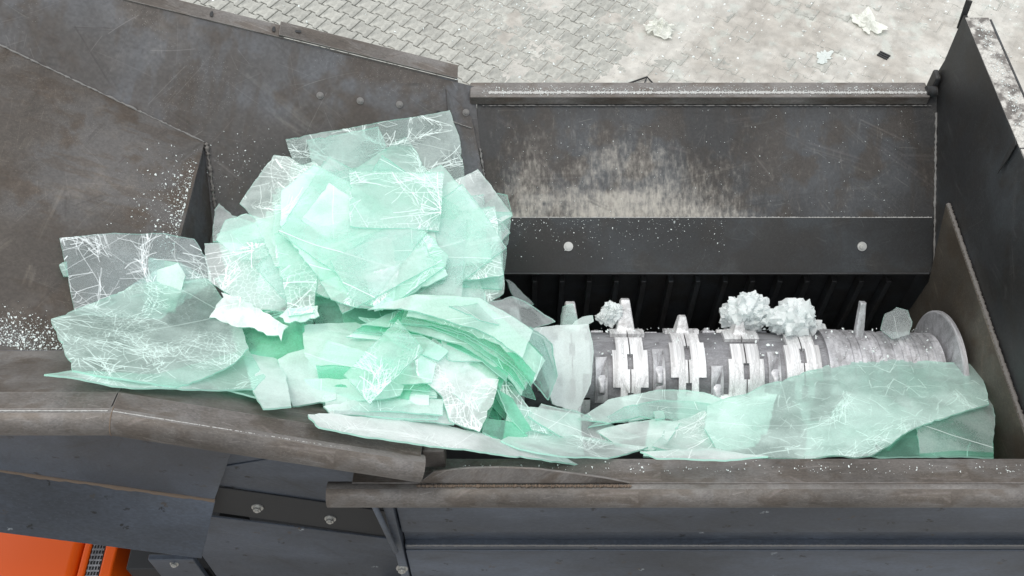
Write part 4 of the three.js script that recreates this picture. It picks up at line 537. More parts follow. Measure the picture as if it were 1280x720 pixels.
["large pale green sheet covering the right end of the rotor", "frostcraze", [1.55, 2.517, -2.261], [0.011, 0.511], [-0.03, 0.0, -0.12], [-0.681, 0.121, -0.503, 0.044, -0.275, -0.08, -0.054, -0.209, 0.199, -0.232, 0.423, -0.221, 0.607, -0.189, 0.605, -0.043, 0.565, 0.121, 0.2, 0.289, 0.064, 0.388, -0.073, 0.489, -0.361, 0.487, -0.685, 0.464, -0.725, 0.3], 0.007, 0, 1],
["grey glassy shard perched on the ringed sleeve by the end disc", "clear", [1.86, 2.46, -2.658], [0.1, -0.5], [0.0, 0.0, 0.0], [-0.084, 0.031, -0.054, -0.045, 0.002, -0.073, 0.053, -0.055, 0.069, 0.001, 0.048, 0.062, -0.033, 0.08], 0.007, 0, 1],
["thin pale strip of glass along the near rim edge", "frost", [0.72, 2.938, -1.759], [-0.022, 0.9], [0.011, -0.064, -0.28], [-0.234, 0.087, 0.052, 0.037, 0.251, 0.105, -0.001, 0.146, -0.181, 0.141], 0.007, 0, 1],
["white crushed glass sheet added inside the pile as a bright reflector", "frost", [-0.81, 2.991, -2.052], [0.019, 0.114], [0.274, -0.28, 0.28], [-0.242, -0.219, 0.155, -0.199, 0.194, 0.128, -0.169, 0.123], 0.007, "loose glass sheets buried inside the pile", 1],
["white crushed glass sheet added inside the pile as a bright reflector", "crushbounce", [-0.566, 2.997, -2.649], [-0.159, 0.107], [-0.073, 0.007, -0.0], [-0.341, -0.393, 0.317, -0.265, 0.333, 0.306, -0.31, 0.202], 0.007, "loose glass sheets buried inside the pile", 1],
["white crushed glass sheet added inside the pile as a bright reflector", "milky2", [-0.534, 3.015, -2.627], [-0.074, 0.123], [-0.006, 0.08, 0.085], [-0.364, -0.281, 0.416, -0.211, 0.288, 0.214, -0.341, 0.25], 0.007, "loose glass sheets buried inside the pile", 1],
["white crushed glass sheet added inside the pile as a bright reflector", "frost", [-0.867, 3.005, -2.578], [0.026, 0.084], [0.002, 0.263, 0.162], [-0.282, -0.151, 0.265, -0.269, 0.233, 0.126, -0.267, 0.14], 0.007, "loose glass sheets buried inside the pile", 1],
["white crushed glass sheet added inside the pile as a bright reflector", "crushbounce", [-0.868, 2.993, -2.588], [0.028, 0.003], [0.043, 0.179, 0.262], [-0.167, -0.279, 0.18, -0.128, 0.152, 0.181, -0.218, 0.08], 0.007, "loose glass sheets buried inside the pile", 1],
["white crushed glass sheet added inside the pile as a bright reflector", "milky", [-0.795, 3.0, -2.076], [0.076, 0.099], [0.139, -0.235, 0.28], [-0.218, -0.221, 0.172, -0.183, 0.165, 0.158, -0.183, 0.101], 0.007, "loose glass sheets buried inside the pile", 1],
["white crushed glass sheet added inside the pile as a bright reflector", "crushbounce", [-0.757, 2.959, -2.703], [-0.073, 0.081], [-0.28, 0.28, -0.054], [-0.221, -0.416, 0.254, -0.192, 0.189, 0.191, -0.285, 0.047], 0.007, "loose glass sheets buried inside the pile", 1],
["white crushed glass sheet added inside the pile as a bright reflector", "milky", [-0.703, 2.983, -1.985], [0.064, 0.132], [0.015, -0.28, 0.28], [-0.305, -0.249, 0.222, -0.189, 0.226, 0.114, -0.246, 0.058], 0.007, "loose glass sheets buried inside the pile", 1],
["white crushed glass sheet added inside the pile as a bright reflector", "crushbounce", [-0.471, 2.957, -2.682], [-0.138, 0.086], [0.02, -0.093, 0.059], [-0.237, -0.238, 0.195, -0.255, 0.237, 0.16, -0.195, 0.134], 0.007, "loose glass sheets buried inside the pile", 1],
["white crushed glass sheet added inside the pile as a bright reflector", "milky2", [-0.839, 3.042, -2.048], [0.016, 0.101], [0.28, -0.28, 0.28], [-0.161, -0.223, 0.202, 0.006, 0.165, 0.214, -0.209, -0.005], 0.007, "loose glass sheets buried inside the pile", 1],
["white crushed glass sheet added inside the pile as a bright reflector", "milky", [-0.857, 3.037, -2.085], [0.084, 0.077], [0.244, -0.021, 0.28], [-0.219, -0.154, 0.16, -0.13, 0.16, 0.149, -0.104, 0.13], 0.007, "loose glass sheets buried inside the pile", 1],
["white crushed glass sheet added inside the pile as a bright reflector", "milky", [-0.973, 2.991, -2.573], [-0.054, 0.028], [0.173, 0.28, 0.28], [-0.299, 0.072, 0.152, -0.407, 0.248, -0.098, -0.144, 0.292], 0.007, "loose glass sheets buried inside the pile", 1],
["white crushed glass sheet added inside the pile as a bright reflector", "crushbounce", [-0.611, 3.007, -2.538], [-0.091, 0.1], [-0.24, -0.111, -0.28], [-0.2, -0.201, 0.158, -0.231, 0.162, 0.129, -0.142, 0.101], 0.007, "loose glass sheets buried inside the pile", 1],
["white crushed glass sheet added inside the pile as a bright reflector", "milky2", [-0.545, 3.016, -2.648], [-0.099, 0.093], [-0.04, 0.006, -0.004], [-0.231, -0.282, 0.253, -0.214, 0.203, 0.286, -0.228, 0.164], 0.007, "loose glass sheets buried inside the pile", 1],
["white crushed glass sheet added inside the pile as a bright reflector", "milky", [-0.364, 2.951, -2.619], [-0.093, 0.082], [0.047, -0.28, -0.114], [-0.339, -0.258, 0.26, -0.235, 0.309, 0.113, -0.236, 0.17], 0.007, "loose glass sheets buried inside the pile", 1],
["white crushed glass sheet added inside the pile as a bright reflector", "crushbounce", [-0.707, 3.014, -2.641], [-0.071, 0.08], [-0.234, 0.28, 0.049], [-0.249, -0.351, 0.303, -0.097, 0.207, 0.249, -0.282, 0.064], 0.007, "loose glass sheets buried inside the pile", 1],
["white crushed glass sheet added inside the pile as a bright reflector", "milky2", [-0.985, 3.013, -2.562], [-0.024, 0.077], [0.28, 0.278, 0.238], [-0.274, -0.046, 0.128, -0.301, 0.23, 0.02, -0.107, 0.253], 0.007, "loose glass sheets buried inside the pile", 1],
["white crushed glass sheet added inside the pile as a bright reflector", "crushbounce", [-0.783, 2.959, -2.66], [0.001, 0.051], [-0.166, 0.246, 0.119], [-0.344, -0.276, 0.247, -0.269, 0.304, 0.148, -0.297, 0.072], 0.007, "loose glass sheets buried inside the pile", 1],
["white crushed glass sheet added inside the pile as a bright reflector", "crushbounce", [-0.88, 3.035, -2.63], [-0.053, 0.03], [0.035, 0.28, 0.28], [-0.266, -0.074, 0.126, -0.22, 0.253, 0.048, -0.119, 0.223], 0.007, "loose glass sheets buried inside the pile", 1],
["white crushed glass sheet added inside the pile as a bright reflector", "milky", [-0.588, 3.059, -1.965], [0.015, -0.088], [-0.244, -0.28, 0.28], [-0.158, -0.194, 0.198, -0.066, 0.158, 0.178, -0.209, 0.053], 0.007, "loose glass sheets buried inside the pile", 1],
["white crushed glass sheet added inside the pile as a bright reflector", "crushbounce", [-0.984, 2.984, -2.552], [0.014, 0.014], [0.206, 0.231, 0.156], [-0.29, -0.152, 0.16, -0.234, 0.274, 0.128, -0.21, 0.089], 0.007, "loose glass sheets buried inside the pile", 1],
["white crushed glass sheet added inside the pile as a bright reflector", "milky2", [-1.029, 3.017, -2.631], [-0.056, -0.0], [0.274, 0.031, 0.106], [-0.204, -0.116, 0.036, -0.282, 0.199, 0.084, -0.057, 0.234], 0.007, "loose glass sheets buried inside the pile", 1],
["white crushed glass sheet added inside the pile as a bright reflector", "crushbounce", [-0.774, 3.035, -2.533], [-0.056, 0.064], [-0.149, 0.112, -0.108], [-0.323, -0.206, 0.292, -0.187, 0.302, 0.155, -0.295, 0.124], 0.007, "loose glass sheets buried inside the pile", 1],
["white crushed glass sheet added inside the pile as a bright reflector", "crushbounce", [-0.336, 2.937, -2.56], [-0.216, -0.049], [0.141, -0.28, -0.28], [-0.126, -0.26, 0.173, -0.148, 0.151, 0.134, -0.166, 0.08], 0.007, "loose glass sheets buried inside the pile", 1],
["white crushed glass sheet added inside the pile as a bright reflector", "milky2", [-0.712, 2.999, -2.652], [-0.087, 0.141], [-0.09, 0.129, 0.002], [-0.382, -0.312, 0.371, -0.176, 0.265, 0.239, -0.279, 0.051], 0.007, "loose glass sheets buried inside the pile", 1],
["white crushed glass sheet added inside the pile as a bright reflector", "frost", [-0.81, 3.019, -2.674], [0.034, 0.028], [-0.239, 0.074, 0.116], [-0.293, -0.328, 0.143, -0.256, 0.289, 0.221, -0.179, 0.243], 0.007, "loose glass sheets buried inside the pile", 1],
["white crushed glass sheet added inside the pile as a bright reflector", "crushbounce", [-0.567, 3.02, -1.995], [-0.013, -0.013], [-0.28, -0.28, -0.099], [-0.24, -0.058, 0.11, -0.259, 0.187, 0.013, -0.095, 0.165], 0.007, "loose glass sheets buried inside the pile", 1],
["white crushed glass sheet added inside the pile as a bright reflector", "milky2", [-0.975, 2.995, -2.582], [-0.043, 0.046], [0.158, 0.084, 0.166], [-0.329, -0.16, 0.129, -0.406, 0.317, 0.167, -0.158, 0.267], 0.007, "loose glass sheets buried inside the pile", 1],
["white crushed glass sheet added inside the pile as a bright reflector", "crushbounce", [-0.626, 3.003, -2.556], [-0.067, 0.128], [-0.166, -0.013, -0.15], [-0.428, -0.216, 0.261, -0.291, 0.402, 0.112, -0.269, 0.147], 0.007, "loose glass sheets buried inside the pile", 1],
["white crushed glass sheet added inside the pile as a bright reflector", "crushbounce", [-0.63, 2.969, -2.642], [-0.14, 0.17], [-0.055, 0.219, 0.165], [-0.295, -0.093, 0.126, -0.381, 0.284, -0.035, -0.128, 0.231], 0.007, "loose glass sheets buried inside the pile", 1],
["white crushed glass sheet added inside the pile as a bright reflector", "frost", [-0.801, 3.029, -2.018], [0.019, 0.197], [0.28, -0.28, 0.28], [-0.212, -0.204, 0.094, -0.171, 0.222, 0.151, -0.13, 0.142], 0.007, "loose glass sheets buried inside the pile", 1],
["white crushed glass sheet added inside the pile as a bright reflector", "milky2", [-0.925, 3.035, -2.58], [0.054, 0.065], [0.205, 0.145, 0.218], [-0.236, -0.065, 0.111, -0.324, 0.223, 0.091, -0.098, 0.299], 0.007, "loose glass sheets buried inside the pile", 1],
["white crushed glass sheet added inside the pile as a bright reflector", "green", [-0.682, 3.054, -2.32], [-0.045, -0.067], [-0.185, 0.28, 0.266], [-0.17, -0.081, 0.11, -0.119, 0.175, 0.09, -0.118, 0.096], 0.007, "loose glass sheets buried inside the pile", 1],
["white crushed glass sheet added inside the pile as a bright reflector", "green", [-0.496, 3.036, -2.305], [-0.157, 0.096], [-0.28, 0.28, 0.28], [-0.24, -0.084, 0.158, -0.174, 0.234, 0.078, -0.153, 0.142], 0.007, "loose glass sheets buried inside the pile", 1],
["white crushed glass sheet added inside the pile as a bright reflector", "green", [-0.354, 3.017, -2.244], [-0.281, 0.176], [-0.214, -0.28, -0.066], [-0.211, -0.121, 0.092, -0.17, 0.231, 0.062, -0.103, 0.183], 0.007, "loose glass sheets buried inside the pile", 1],
["white crushed glass sheet added inside the pile as a bright reflector", "green", [-0.56, 3.057, -1.916], [-0.136, -0.011], [-0.23, -0.28, 0.28], [-0.256, -0.074, 0.117, -0.091, 0.316, 0.057, -0.177, 0.078], 0.007, "loose glass sheets buried inside the pile", 1],
["white crushed glass sheet added inside the pile as a bright reflector", "green", [-0.259, 2.973, -1.999], [-0.473, -0.093], [0.182, 0.129, 0.28], [-0.216, -0.096, -0.016, -0.187, 0.211, 0.012, 0.146, 0.187, -0.128, 0.089], 0.007, "loose glass sheets buried inside the pile", 1],
["white crushed glass sheet added inside the pile as a bright reflector", "green", [-0.075, 2.92, -2.149], [-0.436, -0.173], [-0.28, 0.051, -0.28], [-0.211, -0.149, 0.077, -0.103, 0.205, 0.119, -0.051, 0.107], 0.007, "loose glass sheets buried inside the pile", 1],
["white crushed glass sheet added inside the pile as a bright reflector", "green", [-0.967, 3.041, -2.186], [-0.033, -0.084], [0.245, 0.042, 0.28], [-0.221, -0.147, 0.141, -0.123, 0.201, 0.138, -0.117, 0.14], 0.007, "loose glass sheets buried inside the pile", 1],
["white crushed glass sheet added before the rotor as a bright reflector", "crushbounce", [0.812, 2.528, -1.997], [-0.151, 0.652], [0.28, 0.28, 0.28], [-0.199, -0.101, 0.278, -0.245, 0.239, 0.065, -0.295, 0.22], 0.007, "loose glass sheets under those before the rotor", 1],
["white crushed glass sheet added before the rotor as a bright reflector", "crushbounce", [0.97, 2.439, -2.118], [-0.036, 0.568], [0.042, -0.06, 0.275], [-0.133, -0.209, 0.231, -0.146, 0.102, 0.169, -0.169, 0.082], 0.007, "loose glass sheets under those before the rotor", 1],
["white crushed glass sheet added before the rotor as a bright reflector", "crushbounce", [1.624, 2.473, -2.103], [-0.022, 0.661], [-0.02, -0.125, -0.131], [-0.096, -0.135, 0.207, -0.153, 0.118, 0.077, -0.189, 0.12], 0.007, "loose glass sheets under those before the rotor", 1],
["white crushed glass sheet added before the rotor as a bright reflector", "frost", [1.64, 2.44, -2.155], [-0.029, 0.575], [-0.03, 0.021, 0.23], [0.018, -0.309, 0.227, -0.013, -0.038, 0.298, -0.197, 0.0], 0.007, "loose glass sheets under those before the rotor", 1],
["white crushed glass sheet added before the rotor as a bright reflector", "milky", [1.43, 2.557, -1.985], [-0.015, 0.812], [-0.113, -0.091, 0.28], [-0.094, -0.164, 0.241, -0.252, 0.088, 0.159, -0.237, 0.26], 0.007, "loose glass sheets under those before the rotor", 1],
["white crushed glass sheet added before the rotor as a bright reflector", "crushbounce", [0.968, 2.42, -2.156], [-0.034, 0.512], [0.106, -0.107, 0.28], [-0.183, -0.206, 0.29, -0.188, 0.164, 0.121, -0.253, 0.214], 0.007, "loose glass sheets under those before the rotor", 1],
["white crushed glass sheet added before the rotor as a bright reflector", "crushbounce", [0.126, 2.755, -1.922], [-0.699, 0.017], [-0.15, 0.09, 0.279], [-0.167, -0.073, 0.215, -0.142, 0.225, 0.051, -0.197, 0.098], 0.007, "loose glass sheets under those before the rotor", 1],
["large straight edged milky pane right of the left cracked pane", "milky", [-0.88, 3.021, -2.993], [0.126, 0.308], [-0.137, 0.011, -0.002], [-0.203, -0.321, 0.146, -0.115, 0.184, 0.279, -0.134, 0.137], 0.007, "straight edged panes mixed through the heap", 1],
["large straight edged clear pane right of the big summit pane, third of these", "clear", [-0.52, 3.059, -2.758], [-0.137, 0.107], [0.031, 0.058, -0.014], [-0.151, -0.341, 0.323, 0.101, 0.118, 0.396, -0.286, 0.026], 0.007, "straight edged panes mixed through the heap", 1],
["large straight edged milky pane left of the big summit pane", "milky", [-0.712, 3.072, -2.725], [-0.121, 0.033], [-0.142, 0.28, 0.184], [-0.269, 0.035, 0.129, -0.287, 0.266, 0.033, -0.116, 0.324], 0.007, "straight edged panes mixed through the heap", 1],
["small straight edged clear cracked pane below the big summit pane", "clearweb", [-0.683, 3.089, -2.551], [-0.041, 0.155], [-0.168, 0.057, -0.116], [-0.102, -0.185, 0.176, -0.014, 0.107, 0.241, -0.159, 0.077], 0.007, "straight edged panes mixed through the heap", 1],
["large straight edged clear pane left of the big summit pane", "clear", [-0.728, 3.062, -2.798], [-0.111, 0.084], [-0.164, 0.04, -0.07], [-0.146, -0.382, 0.298, -0.01, 0.127, 0.392, -0.274, 0.052], 0.007, "straight edged panes mixed through the heap", 1],
["large straight edged clear pane above the big summit pane, uppermost of these", "clear", [-0.691, 3.123, -2.81], [-0.107, 0.143], [-0.085, 0.012, -0.06], [-0.148, -0.357, 0.358, 0.042, 0.133, 0.52, -0.303, 0.172], 0.007, "straight edged panes mixed through the heap", 1],
["small straight edged clear cracked pane right of the broad pale pane", "clearweb", [-0.499, 3.169, -2.056], [-0.082, 0.002], [-0.28, -0.193, -0.28], [-0.141, 0.124, 0.046, -0.145, 0.153, -0.005, -0.033, 0.242], 0.007, "straight edged panes mixed through the heap", 1],
["large straight edged milky pane right of the big summit pane", "milky", [-0.549, 3.049, -2.658], [-0.08, 0.113], [-0.0, 0.025, 0.054], [-0.257, -0.059, 0.143, -0.286, 0.247, 0.128, -0.124, 0.31], 0.007, "straight edged panes mixed through the heap", 1],
["large straight edged clear cracked pane on the middle of the big summit pane", "clearweb", [-0.558, 3.076, -2.626], [-0.079, 0.143], [-0.052, -0.04, -0.029], [-0.291, 0.041, 0.153, -0.333, 0.283, 0.074, -0.128, 0.388], 0.007, "straight edged panes mixed through the heap", 1],
["small straight edged milky pane right of the big summit pane", "milky", [-0.512, 3.049, -2.779], [-0.143, 0.095], [0.135, 0.2, 0.263], [-0.186, 0.1, 0.059, -0.191, 0.196, -0.014, -0.067, 0.303], 0.007, "straight edged panes mixed through the heap", 1],
["small straight edged milky pane above the big summit pane, lower of these", "milky", [-0.646, 3.075, -2.893], [-0.171, 0.044], [-0.115, -0.25, -0.28], [-0.221, -0.067, 0.195, -0.114, 0.207, 0.125, -0.177, 0.195], 0.007, "straight edged panes mixed through the heap", 1],
["large straight edged crazed pane above the big summit pane", "craze", [-0.761, 3.06, -2.87], [-0.07, 0.11], [-0.235, -0.183, -0.28], [-0.317, -0.138, 0.202, -0.296, 0.285, 0.153, -0.169, 0.288], 0.007, "straight edged panes mixed through the heap", 1],
["small straight edged clear pane right of the big summit pane", "clear", [-0.468, 3.011, -2.858], [-0.177, 0.065], [0.09, 0.111, -0.033], [-0.125, -0.235, 0.221, -0.026, 0.12, 0.259, -0.218, 0.052], 0.007, "straight edged panes mixed through the heap", 1],
["small straight edged crazed pane on the middle of the brilliant white crazed pane", "craze", [-0.216, 2.993, -2.064], [-0.462, -0.091], [0.16, -0.18, -0.036], [-0.11, -0.142, 0.176, -0.015, 0.094, 0.165, -0.195, 0.044], 0.007, "straight edged panes mixed through the heap", 1],
["large straight edged clear pane left of the pane pointing at the back wall", "clear", [-0.267, 3.051, -2.746], [-0.127, 0.066], [-0.035, -0.08, -0.134], [-0.257, 0.066, 0.042, -0.302, 0.246, 0.072, -0.043, 0.384], 0.007, "straight edged panes mixed through the heap", 1],
["small straight edged clear pane below the pane pointing at the back wall", "clear", [-0.152, 2.99, -2.744], [-0.097, 0.092], [-0.273, -0.122, -0.28], [-0.15, 0.085, 0.048, -0.231, 0.146, -0.062, -0.045, 0.221], 0.007, "straight edged panes mixed through the heap", 1],
["large straight edged clear cracked pane left of the big summit pane", "clearweb", [-0.702, 3.063, -2.755], [-0.066, 0.023], [-0.153, 0.113, 0.019], [-0.286, -0.206, 0.199, -0.307, 0.279, 0.254, -0.183, 0.315], 0.007, "straight edged panes mixed through the heap", 1],
["small straight edged clear cracked pane left of the big summit pane, upper of these", "clearweb", [-0.795, 3.068, -2.671], [-0.068, 0.038], [-0.13, 0.28, 0.28], [-0.229, -0.047, 0.144, -0.216, 0.231, 0.103, -0.13, 0.239], 0.007, "straight edged panes mixed through the heap", 1],
["large straight edged clear cracked pane left of the pane pointing at the back wall", "clearweb", [-0.341, 3.042, -2.698], [-0.104, 0.072], [-0.001, -0.128, -0.095], [-0.304, -0.103, 0.265, -0.223, 0.306, 0.167, -0.267, 0.315], 0.007, "straight edged panes mixed through the heap", 1],
["large straight edged clear pane above the big summit pane, second of these", "clear", [-0.718, 3.058, -2.989], [-0.123, 0.252], [-0.24, -0.201, -0.28], [-0.194, -0.075, 0.117, -0.239, 0.202, 0.151, -0.115, 0.288], 0.007, "straight edged panes mixed through the heap", 1],
["small straight edged webbed pane below the pane pointing at the back wall", "web", [-0.261, 3.031, -2.748], [-0.081, 0.071], [0.028, -0.113, -0.138], [-0.172, -0.072, 0.132, -0.143, 0.174, 0.149, -0.135, 0.223], 0.007, "straight edged panes mixed through the heap", 1],
["large straight edged clear pane right of the big summit pane, second of these", "clear", [-0.447, 3.084, -2.609], [-0.145, 0.092], [-0.004, -0.108, -0.079], [-0.255, -0.204, 0.254, -0.215, 0.233, 0.323, -0.233, 0.323], 0.007, "straight edged panes mixed through the heap", 1],
["small straight edged crazed pane right of the big summit pane", "craze", [-0.523, 3.1, -2.591], [-0.102, 0.099], [-0.088, -0.197, -0.209], [-0.253, -0.002, 0.175, -0.188, 0.246, 0.13, -0.153, 0.286], 0.007, "straight edged panes mixed through the heap", 1],
["large straight edged clear pane on the middle of the big summit pane", "clear", [-0.541, 3.128, -2.606], [-0.11, 0.183], [-0.05, -0.092, -0.078], [-0.215, 0.122, 0.098, -0.203, 0.222, 0.103, -0.083, 0.374], 0.007, "straight edged panes mixed through the heap", 1],
["small straight edged clear cracked pane above the big summit pane, lower of these", "clearweb", [-0.709, 3.056, -2.921], [-0.107, 0.117], [-0.246, -0.277, -0.28], [-0.257, -0.135, 0.212, -0.203, 0.231, 0.137, -0.183, 0.235], 0.007, "straight edged panes mixed through the heap", 1],
["small straight edged milky pane above the big summit pane, upper of these", "milky", [-0.714, 3.137, -2.781], [-0.133, -0.006], [-0.231, 0.139, 0.003], [-0.097, -0.158, 0.221, 0.068, 0.098, 0.32, -0.193, 0.06], 0.007, "straight edged panes mixed through the heap", 1],
["large straight edged clear pane right of the big summit pane, uppermost of these", "clear", [-0.482, 3.067, -2.883], [-0.17, 0.066], [0.052, 0.058, -0.071], [-0.121, -0.305, 0.253, -0.014, 0.103, 0.409, -0.242, 0.153], 0.007, "straight edged panes mixed through the heap", 1],
["large straight edged clear pane left of the grey sheet by the back wall", "clear", [-0.285, 3.002, -2.701], [-0.164, 0.086], [-0.034, -0.084, -0.129], [-0.283, -0.2, 0.293, -0.252, 0.245, 0.211, -0.257, 0.261], 0.007, "straight edged panes mixed through the heap", 1],
["small straight edged clear cracked pane above the big summit pane, upper of these", "clearweb", [-0.534, 3.042, -2.863], [-0.179, 0.055], [0.123, 0.064, -0.123], [-0.16, -0.161, 0.199, -0.092, 0.145, 0.219, -0.187, 0.156], 0.007, "straight edged panes mixed through the heap", 1],
["small straight edged clear cracked pane left of the grey sheet by the back wall", "clearweb", [-0.297, 2.995, -2.69], [-0.108, 0.133], [0.026, -0.28, -0.238], [-0.184, -0.094, 0.161, -0.156, 0.163, 0.089, -0.14, 0.155], 0.007, "straight edged panes mixed through the heap", 1],
["large straight edged clear pane above the star cracked pane", "clear", [-0.9, 3.09, -2.599], [0.041, 0.084], [0.054, 0.139, 0.126], [-0.184, 0.087, 0.044, -0.218, 0.212, 0.006, -0.007, 0.301], 0.007, "straight edged panes mixed through the heap", 1],
["small straight edged clear cracked pane below the highest pane", "clearweb", [-0.517, 3.091, -2.99], [-0.141, 0.17], [0.053, -0.219, -0.28], [-0.219, -0.058, 0.209, -0.107, 0.199, 0.269, -0.183, 0.309], 0.007, "straight edged panes mixed through the heap", 1],
["small straight edged crazed pane on the middle of the big summit pane", "craze", [-0.586, 3.053, -2.763], [-0.151, 0.02], [0.064, 0.28, 0.178], [-0.11, -0.193, 0.207, 0.045, 0.1, 0.249, -0.194, 0.035], 0.007, "straight edged panes mixed through the heap", 1],
["small straight edged clear pane left of the pane pointing at the back wall", "clear", [-0.342, 3.006, -2.824], [-0.142, 0.081], [0.017, 0.265, 0.12], [-0.264, -0.069, 0.216, -0.22, 0.235, 0.146, -0.191, 0.232], 0.007, "straight edged panes mixed through the heap", 1],
["small straight edged clear cracked pane left of the big summit pane, lower of these", "clearweb", [-0.803, 3.048, -2.715], [-0.041, -0.017], [-0.187, 0.161, 0.098], [-0.19, -0.214, 0.219, -0.094, 0.188, 0.218, -0.218, 0.084], 0.007, "straight edged panes mixed through the heap", 1],
["large straight edged clear pane above the big summit pane, third of these", "clear", [-0.798, 3.042, -2.985], [0.003, 0.302], [-0.28, -0.117, -0.206], [-0.204, -0.087, 0.112, -0.26, 0.181, 0.116, -0.086, 0.244], 0.007, "straight edged panes mixed through the heap", 1],
["rearmost thin pane in the low stack above the near rim", "green", [-0.537, 3.094, -1.974], [-0.082, 0.044], [-0.276, 0.082, 0.28], [-0.231, -0.048, 0.219, -0.034, 0.219, 0.043, 0.002, 0.055, -0.201, 0.046], 0.007, "thin layered panes in the low stack", 1],
["second rearmost thin pane in the low stack above the near rim", "milky2", [-0.527, 3.071, -1.949], [-0.105, 0.044], [-0.276, 0.266, 0.28], [-0.24, -0.05, 0.22, -0.035, 0.238, 0.022, -0.005, 0.028, -0.212, 0.036], 0.007, "thin layered panes in the low stack", 1],
["third rearmost thin pane in the low stack above the near rim", "milky", [-0.535, 3.065, -1.942], [-0.106, 0.036], [-0.253, 0.14, 0.28], [-0.249, -0.051, 0.229, -0.051, 0.244, 0.024, -0.004, 0.037, -0.221, 0.026], 0.007, "thin layered panes in the low stack", 1],
["fourth rearmost thin pane in the low stack above the near rim", "green", [-0.554, 3.074, -1.923], [-0.063, -0.139], [-0.205, 0.047, 0.28], [-0.173, -0.048, 0.166, -0.028, 0.155, 0.029, 0.003, 0.037, -0.147, 0.027], 0.007, "thin layered panes in the low stack", 1],
["middle thin pane in the low stack above the near rim", "green", [-0.55, 3.065, -1.915], [-0.091, -0.091], [-0.189, -0.128, 0.28], [-0.21, -0.047, 0.195, -0.043, 0.2, 0.034, -0.001, 0.034, -0.184, 0.025], 0.007, "thin layered panes in the low stack", 1],
["fourth nearest thin pane in the low stack above the near rim", "milky2", [-0.517, 3.066, -1.9], [-0.124, 0.057], [-0.173, -0.072, 0.28], [-0.208, -0.044, 0.195, -0.025, 0.196, 0.022, -0.001, 0.044, -0.181, 0.033], 0.007, "thin layered panes in the low stack", 1],
["third nearest thin pane in the low stack above the near rim", "milky", [-0.482, 3.05, -1.893], [-0.199, 0.229], [-0.16, -0.079, 0.28], [-0.269, -0.053, 0.249, -0.072, 0.267, 0.002, -0.008, 0.056, -0.239, 0.065], 0.007, "thin layered panes in the low stack", 1],
["second nearest thin pane in the low stack above the near rim", "milky", [-0.488, 3.075, -1.879], [-0.204, 0.337], [-0.112, -0.28, 0.28], [-0.24, -0.009, 0.228, -0.045, 0.223, 0.039, -0.006, 0.059, -0.214, 0.091], 0.007, "thin layered panes in the low stack", 1],
["nearest thin pane in the low stack above the near rim", "clear", [-0.484, 3.069, -1.859], [-0.236, 0.455], [-0.057, -0.28, 0.28], [-0.218, -0.048, 0.205, -0.029, 0.202, 0.039, -0.007, 0.072, -0.193, 0.092], 0.007, "thin layered panes in the low stack", 1]
];
